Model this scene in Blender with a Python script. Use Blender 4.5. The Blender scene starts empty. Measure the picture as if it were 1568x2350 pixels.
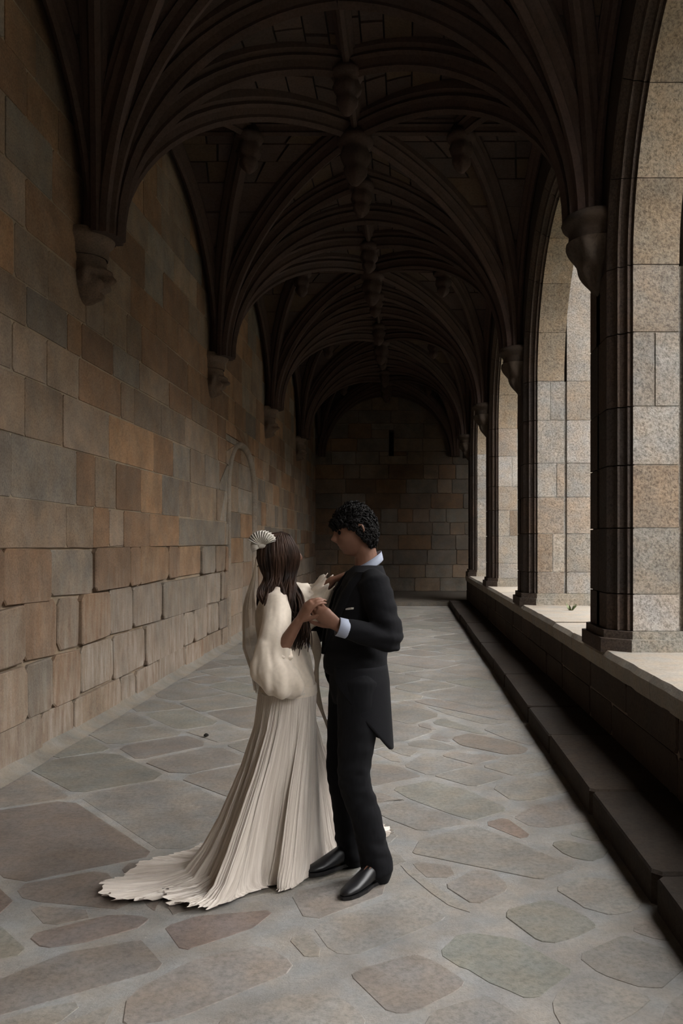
import bpy, bmesh, math, random
import numpy as np
from mathutils import Vector, Matrix, noise as mnoise

# ---------------------------------------------------------------- camera, sky, exposure
SC = bpy.context.scene
PI = math.pi
FPX, VPX, VPY, HCAM = 1829.0, 932.0, 1243.0, 1.62
cam_d = bpy.data.cameras.new('camera')
cam_d.sensor_fit = 'VERTICAL'
cam_d.sensor_height = 36.0
cam_d.lens = FPX / 2350.0 * 36.0
cam_d.shift_x = -(VPX - 784.0) / 2350.0
cam_d.shift_y = (VPY - 1175.0) / 2350.0
cam_d.clip_start = 0.05
cam_d.clip_end = 300
cam = bpy.data.objects.new('camera', cam_d)
SC.collection.objects.link(cam)
cam.location = (0, 0, HCAM)
cam.rotation_euler = (PI / 2, 0, 0)
SC.camera = cam

world = bpy.data.worlds.new('overcast_sky')
SC.world = world
world.use_nodes = True
wn = world.node_tree
bg = wn.nodes['Background']
# even, overcast sky
bg.inputs['Strength'].default_value = 1.0
bg.inputs['Color'].default_value = (1.0, 0.985, 0.975, 1)

SC.view_settings.view_transform = 'Standard'
SC.view_settings.look = 'None'
SC.view_settings.gamma = 1.0
SC.view_settings.use_curve_mapping = False
SC.view_settings.exposure = 3.7
SC.cycles.use_denoising = True
SC.cycles.max_bounces = 10
SC.cycles.diffuse_bounces = 6
SC.cycles.sample_clamp_indirect = 4.0

RNG = random.Random(11)
COL = SC.collection

# ---------------------------------------------------------------- helpers
def empty(name, loc=(0, 0, 0), label=None, cat=None, group=None, kind=None):
    o = bpy.data.objects.new(name, None)
    COL.objects.link(o)
    o.location = loc
    tag(o, label, cat, group, kind)
    return o

def tag(o, label=None, cat=None, group=None, kind=None):
    if label: o['label'] = label
    if cat: o['category'] = cat
    if group: o['group'] = group
    if kind: o['kind'] = kind
    return o

def mesh_obj(name, verts, faces, mat, parent=None, smooth=False, tint=None, uv=None):
    """verts are world coordinates; a child is stored relative to its parent's origin"""
    off = Vector((0, 0, 0))
    p = parent
    while p is not None:
        off += p.location
        p = p.parent
    me = bpy.data.meshes.new(name)
    V = np.asarray(verts, dtype=np.float64).reshape(-1, 3) - np.array(off)
    me.from_pydata(V.tolist(), [], [tuple(f) for f in faces])
    if tint is not None:
        at = me.attributes.new('tint', 'FLOAT_COLOR', 'FACE')
        t = np.asarray(tint, dtype=np.float32)
        if t.ndim == 1:
            t = np.tile(t, (len(me.polygons), 1))
        buf = np.ones((len(me.polygons), 4), dtype=np.float32)
        buf[:, :3] = t[:, :3]
        at.data.foreach_set('color', buf.ravel())
    if smooth:
        me.polygons.foreach_set('use_smooth', np.ones(len(me.polygons), dtype=bool))
    me.materials.append(mat)
    me.update()
    o = bpy.data.objects.new(name, me)
    COL.objects.link(o)
    if parent is not None:
        o.parent = parent
    return o

class MB:
    """collects several solids into one mesh"""
    def __init__(self):
        self.v, self.f, self.t = [], [], []
    def add(self, verts, faces, tint=(1, 1, 1)):
        b = len(self.v)
        self.v.extend([tuple(x) for x in verts])
        self.f.extend([tuple(i + b for i in f) for f in faces])
        self.t.extend([tint] * len(faces))
    def build(self, name, mat, parent=None, smooth=False):
        return mesh_obj(name, self.v, self.f, mat, parent, smooth, self.t)

def box_vf(x0, x1, y0, y1, z0, z1):
    v = [(x0, y0, z0), (x1, y0, z0), (x1, y1, z0), (x0, y1, z0), (x0, y0, z1), (x1, y0, z1), (x1, y1, z1), (x0, y1, z1)]
    f = [(0, 3, 2, 1), (4, 5, 6, 7), (0, 1, 5, 4), (1, 2, 6, 5), (2, 3, 7, 6), (3, 0, 4, 7)]
    return v, f

def area2(p):
    return 0.5 * sum(p[i][0] * p[(i + 1) % len(p)][1] - p[(i + 1) % len(p)][0] * p[i][1] for i in range(len(p)))

def hull(pts):
    pts = sorted(set((round(a, 5), round(b, 5)) for a, b in pts))
    def half(ps):
        h = []
        for p in ps:
            while len(h) > 1 and (h[-1][0] - h[-2][0]) * (p[1] - h[-2][1]) - (h[-1][1] - h[-2][1]) * (p[0] - h[-2][0]) <= 0:
                h.pop()
            h.append(p)
        return h
    a, b = half(pts), half(pts[::-1])
    return a[:-1] + b[:-1]

def clip_half(poly, p, n, keep_neg=True):
    """keep the side of the line through p (normal n) where dot<=0 (or >=0)"""
    out = []
    s = 1 if keep_neg else -1
    d = [s * ((q[0] - p[0]) * n[0] + (q[1] - p[1]) * n[1]) for q in poly]
    for i in range(len(poly)):
        j = (i + 1) % len(poly)
        if d[i] <= 0:
            out.append(poly[i])
        if (d[i] < 0 < d[j]) or (d[j] < 0 < d[i]):
            t = d[i] / (d[i] - d[j])
            out.append((poly[i][0] + t * (poly[j][0] - poly[i][0]), poly[i][1] + t * (poly[j][1] - poly[i][1])))
    return out

def edges_out(poly):
    """(point, outward normal) for a counter-clockwise convex polygon"""
    r = []
    for i in range(len(poly)):
        a, b = poly[i], poly[(i + 1) % len(poly)]
        dx, dy = b[0] - a[0], b[1] - a[1]
        L = math.hypot(dx, dy)
        if L > 1e-9:
            r.append((a, (dy / L, -dx / L)))
    return r

def subtract_convex(poly, cut, amin=0.02):
    out, rest = [], poly
    for p, n in edges_out(cut):
        piece = clip_half(rest, p, n, keep_neg=False)
        if len(piece) >= 3 and abs(area2(piece)) > amin:
            out.append(piece)
        rest = clip_half(rest, p, n, True)
        if len(rest) < 3:
            break
    return out

def overlaps(poly, cut):
    rest = poly
    for p, n in edges_out(cut):
        rest = clip_half(rest, p, n, True)
        if len(rest) < 3:
            return False
    return abs(area2(rest)) > 1e-4

def inset(poly, d):
    r = poly
    for p, n in edges_out(poly):
        r = clip_half(r, (p[0] - n[0] * d, p[1] - n[1] * d), n, True)
        if len(r) < 3:
            return []
    return r

def round_poly(poly, frac, jit, rng):
    """cut each corner and jitter, so that a stone is not a ruled polygon"""
    out = []
    n = len(poly)
    for i in range(n):
        a, b, c = poly[i - 1], poly[i], poly[(i + 1) % n]
        la, lc = math.hypot(a[0] - b[0], a[1] - b[1]), math.hypot(c[0] - b[0], c[1] - b[1])
        k = frac * rng.uniform(0.5, 1.4)
        ka, kc = min(0.33, k / max(la, 1e-6)), min(0.33, k / max(lc, 1e-6))
        for (q, t) in ((a, ka), (c, kc)):
            out.append((b[0] + (q[0] - b[0]) * t + rng.uniform(-jit, jit), b[1] + (q[1] - b[1]) * t + rng.uniform(-jit, jit)))
    return out

def stone_vf(poly, mapf, gap, h, bevel, corner, jit, rng, back=-0.05, tilt=0.0):
    """a stone: convex outline, joint half-width gap, face height h above the bed, bevelled arris"""
    p = inset(poly, gap)
    if len(p) < 3:
        return None
    if len(p) > 7:
        p = p[::2] if len(p) > 11 else p
    out = round_poly(p, corner, jit, rng)
    n = len(out)
    cx, cy = sum(q[0] for q in out) / n, sum(q[1] for q in out) / n
    ext = max(max(abs(q[0] - cx), abs(q[1] - cy)) for q in out)
    s = max(0.3, 1 - bevel / max(ext, 1e-6))
    ta, tb = rng.uniform(-tilt, tilt), rng.uniform(-tilt, tilt)
    v = [mapf(q[0], q[1], back) for q in out]
    v += [mapf(q[0], q[1], h - bevel * 0.8 + ta * (q[0] - cx) + tb * (q[1] - cy)) for q in out]
    v += [mapf(cx + (q[0] - cx) * s, cy + (q[1] - cy) * s, h + ta * (q[0] - cx) + tb * (q[1] - cy)) for q in out]
    f = []
    for i in range(n):
        j = (i + 1) % n
        f.append((i, j, n + j, n + i))
        f.append((n + i, n + j, 2 * n + j, 2 * n + i))
    f.append(tuple(range(2 * n, 3 * n)))
    return v, f

def px_area(verts):
    xs, ys = [], []
    for x, y, z in verts:
        if y < 0.8:
            return 0
        xs.append(VPX + FPX * x / y)
        ys.append(VPY - FPX * (z - HCAM) / y)
    x0, x1, y0, y1 = max(0, min(xs)), min(1568, max(xs)), max(0, min(ys)), min(2350, max(ys))
    return max(0, x1 - x0) * max(0, y1 - y0)

def place_stones(stones, name, mat, parent, limit=300, stuff_name=None):
    """stones: list of (verts, faces, tint). The largest in the picture become parts, the rest one joined part."""
    order = sorted(range(len(stones)), key=lambda i: -px_area(stones[i][0]))
    for k in order[:limit]:
        v, f, t = stones[k]
        mesh_obj(name, v, f, mat, parent, False, t)
    if order[limit:]:
        mb = MB()
        for k in order[limit:]:
            v, f, t = stones[k]
            mb.add(v, f, t)
        o = mb.build(stuff_name or name + '_mass', mat, parent)
        o['kind'] = 'stuff'

def floor_pt(x, y, z=0.0):
    Y = FPX * (HCAM - z) / (y - VPY)
    return ((x - VPX) * Y / FPX, Y)

def srgb(r, g, b):
    def c(u):
        u /= 255.0
        return u / 12.92 if u <= 0.04045 else ((u + 0.055) / 1.055) ** 2.4
    return (c(r), c(g), c(b))

def vary(c, rng, lo=0.93, hi=1.07):
    k = rng.uniform(lo, hi)
    return srgb(*[min(255, u * k) for u in c])

# ---------------------------------------------------------------- materials
def new_mat(name):
    m = bpy.data.materials.new(name)
    m.use_nodes = True
    nt = m.node_tree
    return m, nt, nt.nodes['Principled BSDF']

def N(nt, typ, **kw):
    n = nt.nodes.new(typ)
    for k, v in kw.items():
        if k.startswith('i_'):
            n.inputs[k[2:].replace('_', ' ')].default_value = v
        else:
            setattr(n, k, v)
    return n

def ramp(nt, stops):
    r = nt.nodes.new('ShaderNodeValToRGB')
    e = r.color_ramp.elements
    while len(e) < len(stops):
        e.new(0.5)
    for el, (p, c) in zip(e, stops):
        el.position = p
        el.color = (*c, 1) if len(c) == 3 else c
    return r

def mixc(nt, a, b, fac, mode='MIX'):
    m = nt.nodes.new('ShaderNodeMix')
    m.data_type = 'RGBA'
    m.blend_type = mode
    for sock, val in ((m.inputs[0], fac), (m.inputs[6], a), (m.inputs[7], b)):
        if hasattr(val, 'is_linked'):
            nt.links.new(val, sock)
        elif isinstance(val, (int, float)):
            sock.default_value = val
        else:
            sock.default_value = (*val, 1)
    return m.outputs[2]

def stone_mat(name, speck=0.25, speck_scale=55, mottle=0.35, streak=0.0, bump=0.5, rough=0.9, grain_scale=120, streak_top=1.6, spec=0.25, alb=0.5):
    m, nt, b = new_mat(name)
    L = nt.links
    co = N(nt, 'ShaderNodeNewGeometry').outputs['Position']
    att = N(nt, 'ShaderNodeAttribute', attribute_name='tint')
    base = att.outputs['Color']
    n1 = N(nt, 'ShaderNodeTexNoise', i_Scale=2.6, i_Detail=6.0, i_Roughness=0.65)
    L.new(co, n1.inputs['Vector'])
    r1 = ramp(nt, [(0.25, (1 - mottle,) * 3), (0.75, (1 + mottle * 0.8,) * 3)])
    L.new(n1.outputs[0], r1.inputs[0])
    c = mixc(nt, base, r1.outputs[0], 1.0, 'MULTIPLY')
    # warm and cool drift
    n2 = N(nt, 'ShaderNodeTexNoise', i_Scale=5.5, i_Detail=4.0)
    L.new(co, n2.inputs['Vector'])
    r2 = ramp(nt, [(0.35, (0.95, 1.0, 1.05)), (0.65, (1.06, 0.99, 0.91))])
    L.new(n2.outputs[0], r2.inputs[0])
    c = mixc(nt, c, r2.outputs[0], 0.8, 'MULTIPLY')
    # mineral speckle
    n3 = N(nt, 'ShaderNodeTexNoise', i_Scale=float(speck_scale), i_Detail=3.0, i_Roughness=0.7)
    L.new(co, n3.inputs['Vector'])
    r3 = ramp(nt, [(0.36, (1 - speck * 1.6,) * 3), (0.5, (1, 1, 1)), (0.66, (1 + speck,) * 3)])
    L.new(n3.outputs[0], r3.inputs[0])
    c = mixc(nt, c, r3.outputs[0], 1.0, 'MULTIPLY')
    if streak > 0:
        mp = N(nt, 'ShaderNodeMapping')
        mp.inputs['Scale'].default_value = (13, 13, 2.4)
        L.new(co, mp.inputs['Vector'])
        n4 = N(nt, 'ShaderNodeTexNoise', i_Scale=1.0, i_Detail=7.0, i_Roughness=0.7)
        L.new(mp.outputs[0], n4.inputs['Vector'])
        r4 = ramp(nt, [(0.3, srgb(108, 86, 70)), (0.43, srgb(140, 121, 104)), (0.56, srgb(160, 148, 134)), (0.72, srgb(184, 177, 166))])
        L.new(n4.outputs[0], r4.inputs[0])
        sx = N(nt, 'ShaderNodeSeparateXYZ')
        L.new(co, sx.inputs[0])
        mz = N(nt, 'ShaderNodeMapRange')
        mz.inputs['From Min'].default_value = streak_top
        mz.inputs['From Max'].default_value = 0.2
        mz.inputs['To Min'].default_value = 0.0
        mz.inputs['To Max'].default_value = streak
        L.new(sx.outputs['Z'], mz.inputs['Value'])
        n5 = N(nt, 'ShaderNodeTexNoise', i_Scale=1.3, i_Detail=3.0)
        L.new(co, n5.inputs['Vector'])
        mm = N(nt, 'ShaderNodeMath', operation='MULTIPLY')
        r5 = ramp(nt, [(0.3, (0.25,) * 3), (0.6, (1.0,) * 3)])
        L.new(n5.outputs[0], r5.inputs[0])
        L.new(mz.outputs[0], mm.inputs[0])
        L.new(r5.outputs[0], mm.inputs[1])
        c = mixc(nt, c, r4.outputs[0], mm.outputs[0])
    c = mixc(nt, c, (alb, alb, alb), 1.0, 'MULTIPLY')
    L.new(c, b.inputs['Base Color'])
    b.inputs['Roughness'].default_value = rough
    b.inputs['Specular IOR Level'].default_value = spec
    n6 = N(nt, 'ShaderNodeTexNoise', i_Scale=float(grain_scale), i_Detail=5.0, i_Roughness=0.7)
    L.new(co, n6.inputs['Vector'])
    n7 = N(nt, 'ShaderNodeTexNoise', i_Scale=14.0, i_Detail=4.0)
    L.new(co, n7.inputs['Vector'])
    ad = N(nt, 'ShaderNodeMath', operation='MULTIPLY_ADD')
    L.new(n7.outputs[0], ad.inputs[0])
    ad.inputs[1].default_value = 1.5
    L.new(n6.outputs[0], ad.inputs[2])
    bp = N(nt, 'ShaderNodeBump', i_Strength=bump, i_Distance=0.012)
    L.new(ad.outputs[0], bp.inputs['Height'])
    L.new(bp.outputs[0], b.inputs['Normal'])
    return m

M_WALL = stone_mat('wall_sandstone', alb=0.76, speck=0.16, speck_scale=70, mottle=0.38, streak=0.85, bump=0.45)
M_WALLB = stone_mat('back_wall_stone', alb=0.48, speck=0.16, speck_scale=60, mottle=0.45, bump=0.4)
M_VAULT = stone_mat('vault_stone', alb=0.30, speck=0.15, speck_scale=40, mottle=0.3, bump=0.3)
M_PIER = stone_mat('pier_granite', alb=0.92, speck=0.26, speck_scale=48, mottle=0.22, bump=0.7, grain_scale=75)
M_FLOOR = stone_mat('floor_flagstone', alb=0.74, speck=0.14, speck_scale=40, mottle=0.32, bump=0.35, rough=0.62, spec=0.45)
M_MORTAR = stone_mat('lime_mortar', alb=0.74, speck=0.06, speck_scale=60, mottle=0.35, bump=0.5, rough=0.85)
M_COPE = stone_mat('coping_stone', alb=0.55, speck=0.1, speck_scale=50, mottle=0.18, bump=0.4)

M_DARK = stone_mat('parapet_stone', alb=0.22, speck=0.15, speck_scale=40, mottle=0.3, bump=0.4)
# ---------------------------------------------------------------- the cloister: measures
XL, XF = -2.78, 1.58                 # left wall face, corridor face of the piers
XM, XG, XO = 1.745, 2.10, 3.05       # reveal from XM to the groove XG, buttress out to XO
YC = [6.55 + 4.45 * k for k in range(-3, 4)]      # axes of the piers; the last is the corner pier
ZP = 0.78                            # parapet top
ZS, ROP = 3.75, 1.795                # springing and radius of the arcade arches
Z0, HV = 4.22, 2.03                  # springing and rise of the vault
CXL, CXR = XL + 0.12, XF - 0.04
CXM = (CXL + CXR) / 2
YLS = 0.3                            # the left corbels stand a little farther on than the piers
YEND = 24.45                         # face of the end wall
YN = YC[0] - 2.2                     # unseen wall added behind the camera against stray light

def wall_tint(z, rng):
    warm = [(128, 103, 81), (136, 108, 83), (142, 113, 86), (122, 98, 77)]
    grey = [(127, 116, 103), (131, 120, 107), (122, 111, 99), (133, 123, 110)]
    tan = [(136, 118, 99), (140, 121, 102), (132, 114, 96), (135, 118, 101)]
    r = rng.random()
    if z > 2.0:
        p = warm if r < 0.46 else (tan if r < 0.8 else grey)
    elif z > 1.1:
        p = warm if r < 0.22 else (tan if r < 0.62 else grey)
    else:
        p = warm if r < 0.08 else (tan if r < 0.40 else grey)
    c = p[rng.randrange(len(p))]
    k = rng.uniform(0.9, 1.1)
    return srgb(*[min(255, u * k) for u in c])

# ---------------------------------------------------------------- left wall
wall_left = empty('wall_left', (XL, 0, 0), 'long left wall of squared tan and grey stone blocks', kind='structure')
mb = MB()
BT = srgb(150, 134, 114)
mb.add(*box_vf(XL - 0.6, XL - 0.022, YN - 0.6, 12.38, -0.3, 1.57), BT)
mb.add(*box_vf(XL - 0.6, XL - 0.0035, YN - 0.6, 12.38, 1.57, 7.2), BT)
mb.add(*box_vf(XL - 0.6, XL - 0.04, 12.38, 14.68, -0.3, 3.32), BT)
mb.add(*box_vf(XL - 0.6, XL - 0.0035, 12.38, 14.68, 3.32, 7.2), BT)
mb.add(*box_vf(XL - 0.6, XL - 0.022, 14.68, YEND + 0.6, -0.3, 1.57), BT)
mb.add(*box_vf(XL - 0.6, XL - 0.0035, 14.68, YEND + 0.6, 1.57, 7.2), BT)
mb.build('mortar_bed', M_MORTAR, wall_left)

def yl(px): return -XL * FPX / (VPX - px)

# blocked doorway in the left wall, far side
DY0, DY1, DZS, DZT = 12.5, 14.55, 2.35, 3.2
def door_arch(grow=0.0, n=9):
    yc, hw = (DY0 + DY1) / 2, (DY1 - DY0) / 2 + grow
    pts = [(DY0 - grow, -0.02), (DY1 + grow, -0.02)]
    for i in range(n + 1):
        a = PI * i / n
        q = (DZT + grow - DZS)
        # gently pointed head
        pts.append((yc + hw * math.cos(a), DZS + q * (math.sin(a) ** 0.85)))
    return hull(pts)
DOOR_OUT, DOOR_IN = door_arch(0.10), door_arch(0.0)

courses = [0.0, 0.305, 0.728, 1.167, 1.566, 1.924, 2.387, 2.82, 3.19, 3.50, 3.90, 4.29, 4.72, 5.08, 5.45, 5.85, 6.25, 6.6]
joints = {0: [95, 168], 1: [60, 120, 185, 260, 330, 420], 2: [53, 132, 182, 250, 304, 372, 472], 3: [3.6, 116, 214, 295, 320, 384, 409, 461, 493],
          4: [-60, 152, 214, 250, 283, 343, 411, 515], 5: [25, 175, 218, 266, 323, 372, 411, 438, 497], 6: [-30, 55, 143, 250, 352, 397, 436, 470],
          7: [27, 107, 180, 277, 308, 370, 424], 8: [-20, 60, 154, 187, 259, 319, 388, 440]}
map_l = lambda u, v, w: (XL + w, u, v)
wr = random.Random(5)
stones = []
inside = []
for ci in range(len(courses) - 1):
    z0, z1 = courses[ci], courses[ci + 1]
    js = [yl(p) for p in joints.get(ci, [])]
    ys = []
    start = js[0] if js else yl(-160) + wr.uniform(0, 0.6)
    y = start
    while y > 1.5:
        ys.append(y); y -= wr.uniform(0.45, 1.15)
    ys = ys[::-1] + js[1:]
    y = ys[-1]
    while y < YEND:
        y += wr.uniform(0.4, 1.15)
        ys.append(min(y, YEND))
    wob = 0.014 if z0 < 1.6 else 0.006
    for a, b in zip(ys[:-1], ys[1:]):
        if b - a < 0.12: continue
        poly = [(a, z0 + wr.uniform(-wob, wob)), (b, z0 + wr.uniform(-wob, wob)), (b, z1 + wr.uniform(-wob, wob)), (a, z1 + wr.uniform(-wob, wob))]
        pieces = [poly] if not overlaps(poly, DOOR_OUT) else subtract_convex(poly, DOOR_OUT, 0.003)
        rough = z0 < 1.5
        for pc in pieces:
            r = stone_vf(pc, map_l, wr.uniform(0.004, 0.009) if not rough else wr.uniform(0.005, 0.010), wr.uniform(0.001, 0.007) if not rough else wr.uniform(0.0, 0.028),
                         0.004 if not rough else 0.011, 0.02 if not rough else 0.045, 0.003 if not rough else 0.009, wr, tilt=0.004 if not rough else 0.012)
            if r: stones.append((r[0], r[1], wall_tint(z0, wr)))
    # the blocking of the doorway
for a in [i * 0.42 for i in range(9)]:
    off = wr.uniform(0.7, 1.3)
    for (u0, u1) in ((DY0, DY0 + off), (DY0 + off, DY1)):
        poly = [(u0, a), (u1, a), (u1, a + 0.42), (u0, a + 0.42)]
        for p, n in edges_out(DOOR_IN):
            poly = clip_half(poly, p, n, True)
            if len(poly) < 3: break
        if len(poly) >= 3 and abs(area2(poly)) > 0.03:
            r = stone_vf(poly, lambda u, v, w: (XL - 0.028 + w, u, v), 0.006, 0.0, 0.006, 0.02, 0.004, wr)
            if r:
                t = wall_tint(2.5 if a > 0.8 else 1.0, wr)
                inside.append((r[0], r[1], t))
place_stones(stones, 'stone', M_WALL, wall_left, 290, 'far_stones')
door = empty('door_1', (XL, (DY0 + DY1) / 2, 0), 'low arched doorway in the left wall, blocked up with stone', kind='structure')
place_stones(inside, 'stone', M_WALL, door, 30)
# moulded frame round the doorway: a roll swept along the arch
path = [(p[0], p[1]) for p in door_arch(0.05, 20)]
i0 = min(range(len(path)), key=lambda i: (path[i][1] > 0.2, path[i][0]))
path = path[i0:] + path[:i0]
path = path[1:] + path[:1] if path[0][0] < DY1 - 0.5 else path
mb = MB()
prof = [(-0.055, -0.03), (-0.05, 0.012), (-0.02, 0.02), (-0.008, 0.045), (0.02, 0.05), (0.035, 0.025), (0.05, 0.012), (0.055, -0.03)]
yc = (DY0 + DY1) / 2
v = []
for (py, pz) in path:
    if pz > DZS:
        n = Vector((py - yc, (pz - DZS) * 1.3)).normalized()
    else:
        n = Vector((1 if py > yc else -1, 0))
    for d, w in prof:
        v.append((XL + w, py + n.x * d, pz + n.y * d))
k = len(prof)
f = [(i * k + j, i * k + j + 1, (i + 1) * k + j + 1, (i + 1) * k + j) for i in range(len(path) - 1) for j in range(k - 1)]
mesh_obj('moulding', v, f, M_WALL, door, True, srgb(146, 134, 120))

# ---------------------------------------------------------------- floor
floor = empty('floor', (0, 0, 0), 'worn stone flagstones in wide pale mortar', kind='structure')
mb = MB()
n = 60
x0, x1 = XL - 0.2, 1.2
mb.add(*box_vf(XL - 0.2, 1.30, YN - 0.3, YC[-1] + 0.1, -0.3, 0.0), srgb(151, 148, 143))
mb.build('mortar_bed', M_MORTAR, floor)
digit = [
 [(711,2126),(814,2092),(929,2046),(975,2057),(1032,2111),(944,2134),(868,2164),(814,2195),(753,2187)],
 [(654,2153),(711,2137),(749,2191),(699,2206)],
 [(795,2241),(845,2214),(944,2187),(987,2199),(1071,2248),(1067,2271),(960,2325),(891,2333),(860,2294)],
 [(1013,2034),(1094,1992),(1163,2015),(1170,2046),(1090,2080)],
 [(960,1925),(1090,1893),(1190,1932),(1245,1965),(1330,1993),(1240,2022),(1165,2006),(1100,1980),(940,1960)],
 [(1173,2081),(1254,2062),(1306,2083),(1361,2109),(1381,2127),(1319,2157),(1254,2173),(1216,2151),(1151,2101)],
 [(1267,2039),(1335,2009),(1442,2022),(1484,2062),(1465,2092),(1407,2105),(1329,2081)],
 [(998,2187),(1052,2133),(1186,2152),(1325,2230),(1267,2260),(1254,2288),(1215,2298),(1138,2267),(1060,2225)],
 [(1313,2192),(1426,2143),(1568,2187),(1590,2215),(1514,2277),(1442,2262),(1371,2238)],
 [(1437,2128),(1491,2107),(1545,2152),(1540,2164),(1481,2154)],
 [(1275,2270),(1333,2237),(1410,2263),(1510,2290),(1470,2322),(1416,2360),(1306,2400),(1261,2312)],
 [(1527,2302),(1580,2268),(1640,2290),(1660,2400),(1490,2400)],
 [(1258,1936),(1293,1926),(1403,1947),(1384,1973),(1352,1979),(1300,1966)],
 [(1295,1914),(1335,1900),(1384,1906),(1400,1932),(1352,1930)],
 [(986,2322),(1120,2279),(1160,2304),(1230,2354),(1230,2420),(930,2420)],
 [(894,1809),(984,1790),(1080,1814),(1173,1858),(1087,1885),(1032,1870),(936,1834)],
 [(991,1780),(1053,1765),(1094,1763),(1166,1786),(1084,1808)],
 [(850,1850),(939,1839),(1039,1874),(1078,1891),(967,1911),(880,1878)],
 [(1103,1890),(1160,1874),(1228,1920),(1191,1926)],
 [(1172,1876),(1222,1849),(1291,1832),(1342,1839),(1357,1885),(1273,1901),(1222,1901)],
 [(1126,1807),(1191,1790),(1273,1773),(1319,1793),(1316,1816),(1222,1840),(1170,1839)],
 [(1100,1759),(1163,1742),(1232,1728),(1278,1748),(1264,1768),(1187,1785)],
 [(1010,1735),(1032,1725),(1142,1735),(1158,1739),(1087,1756)],
 [(1034,1694),(1074,1682),(1170,1701),(1216,1717),(1209,1730),(1160,1733),(1053,1711)],
 [(1103,1673),(1170,1660),(1218,1670),(1237,1693),(1220,1713),(1153,1694)],
 [(850,1806),(972,1783),(912,1757),(850,1752)],
 [(921,1758),(974,1726),(1006,1732),(1083,1758),(987,1782)],
 [(366,2126),(446,2102),(640,2085),(596,2126),(464,2173),(411,2187)],
 [(54,2146),(268,2095),(352,2102),(335,2127),(179,2171),(89,2180)],
 [(-60,2272),(147,2184),(328,2153),(390,2222),(179,2270),(54,2315),(-60,2350)],
 [(290,2284),(429,2206),(603,2166),(659,2191),(686,2228),(491,2300),(402,2346),(268,2360)],
 [(500,2334),(690,2274),(785,2284),(845,2334),(820,2420),(480,2420)],
]
fr = random.Random(21)
DIG = []
for p in digit:
    h = hull([floor_pt(*q) for q in p])
    DIG.append(h)
def floor_tint(rng, y, dark=False):
    pal = [(134, 129, 121), (137, 132, 124), (132, 127, 119), (134, 127, 119), (138, 133, 126), (130, 127, 118), (132, 125, 118)]
    c = pal[rng.randrange(len(pal))]
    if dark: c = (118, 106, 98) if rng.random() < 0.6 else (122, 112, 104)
    k = rng.uniform(0.95, 1.05)
    return srgb(*[u * k for u in c])
map_f = lambda u, v, w: (u, v, w)
stones = []
reds = {27: (126, 113, 106), 28: (128, 117, 110), 18: (131, 117, 107), 23: (125, 115, 104), 7: (126, 125, 115), 5: (125, 122, 112)}
for i, h in enumerate(DIG):
    r = stone_vf(h, map_f, 0.008, fr.uniform(0.0015, 0.0035), 0.004, 0.03, 0.006, fr, tilt=0.0015)
    if r: stones.append((r[0], r[1], srgb(*reds[i]) if i in reds else floor_tint(fr, h[0][1])))
# the rest: rows laid aslant to the gallery
ang = math.radians(-48)
ux, uy = math.cos(ang), math.sin(ang)
def uv2xy(a, b): return (a * ux - b * uy, a * uy + b * ux)
GROW = [inset(h, -0.035) if False else [(sum(p[0] for p in h) / len(h) + (q[0] - sum(p[0] for p in h) / len(h)) * 1.07, sum(p[1] for p in h) / len(h) + (q[1] - sum(p[1] for p in h) / len(h)) * 1.07) for q in h] for h in DIG]
bounds = [((XL + 0.09, 0), (-1, 0)), ((1.05, 0), (1, 0)), ((0, YC[-1] - 0.12), (0, 1)), ((0, -4), (0, -1))]
rows = [-6.0]
while rows[-1] < 19:
    rows.append(rows[-1] + fr.uniform(0.45, 0.78))
def row_line(i, a): return rows[i] + 0.09 * mnoise.noise((a * 0.9, i * 3.7, 1.5))
for bi in range(len(rows) - 1):
    a = -19 + fr.uniform(0, 1)
    s0, s1 = 0.0, 0.0
    while a < 8:
        da = fr.uniform(0.5, 1.3)
        n0, n1 = fr.uniform(-0.1, 0.1), fr.uniform(-0.1, 0.1)
        poly = [uv2xy(a + s0, row_line(bi, a + s0)), uv2xy(a + da + n0, row_line(bi, a + da + n0)), uv2xy(a + da + n1, row_line(bi + 1, a + da + n1)), uv2xy(a + s1, row_line(bi + 1, a + s1))]
        a += da
        s0, s1 = n0, n1
        for p, nn in bounds:
            poly = clip_half(poly, p, nn, True)
            if len(poly) < 3: break
        if len(poly) < 3 or abs(area2(poly)) < 0.03: continue
        if area2(poly) < 0: poly = poly[::-1]
        pieces = [poly]
        for g in GROW:
            nxt = []
            for pc in pieces:
                nxt += subtract_convex(pc, g, 0.045) if overlaps(pc, g) else [pc]
            pieces = nxt
        for pc in pieces:
            r = stone_vf(pc, map_f, fr.uniform(0.012, 0.028), fr.uniform(0.0012, 0.0035), 0.004, 0.08, 0.012, fr, tilt=0.0015)
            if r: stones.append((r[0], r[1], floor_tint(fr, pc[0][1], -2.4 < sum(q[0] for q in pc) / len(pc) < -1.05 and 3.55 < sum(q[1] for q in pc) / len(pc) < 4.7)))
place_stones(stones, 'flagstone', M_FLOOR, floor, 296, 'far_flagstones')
# raised floor of the corner bay and of the wing beyond
mb = MB()
mb.add(*box_vf(XL - 0.2, 13.0, YC[-1] + 0.1, YEND + 0.2, -0.3, 0.0), srgb(130, 122, 110))
mb.add(*box_vf(XL - 0.2, 13.0, YC[-1] + 0.12, YEND + 0.2, 0.0, 0.10), srgb(104, 96, 86))
mb.build('step', M_FLOOR, floor)
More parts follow.
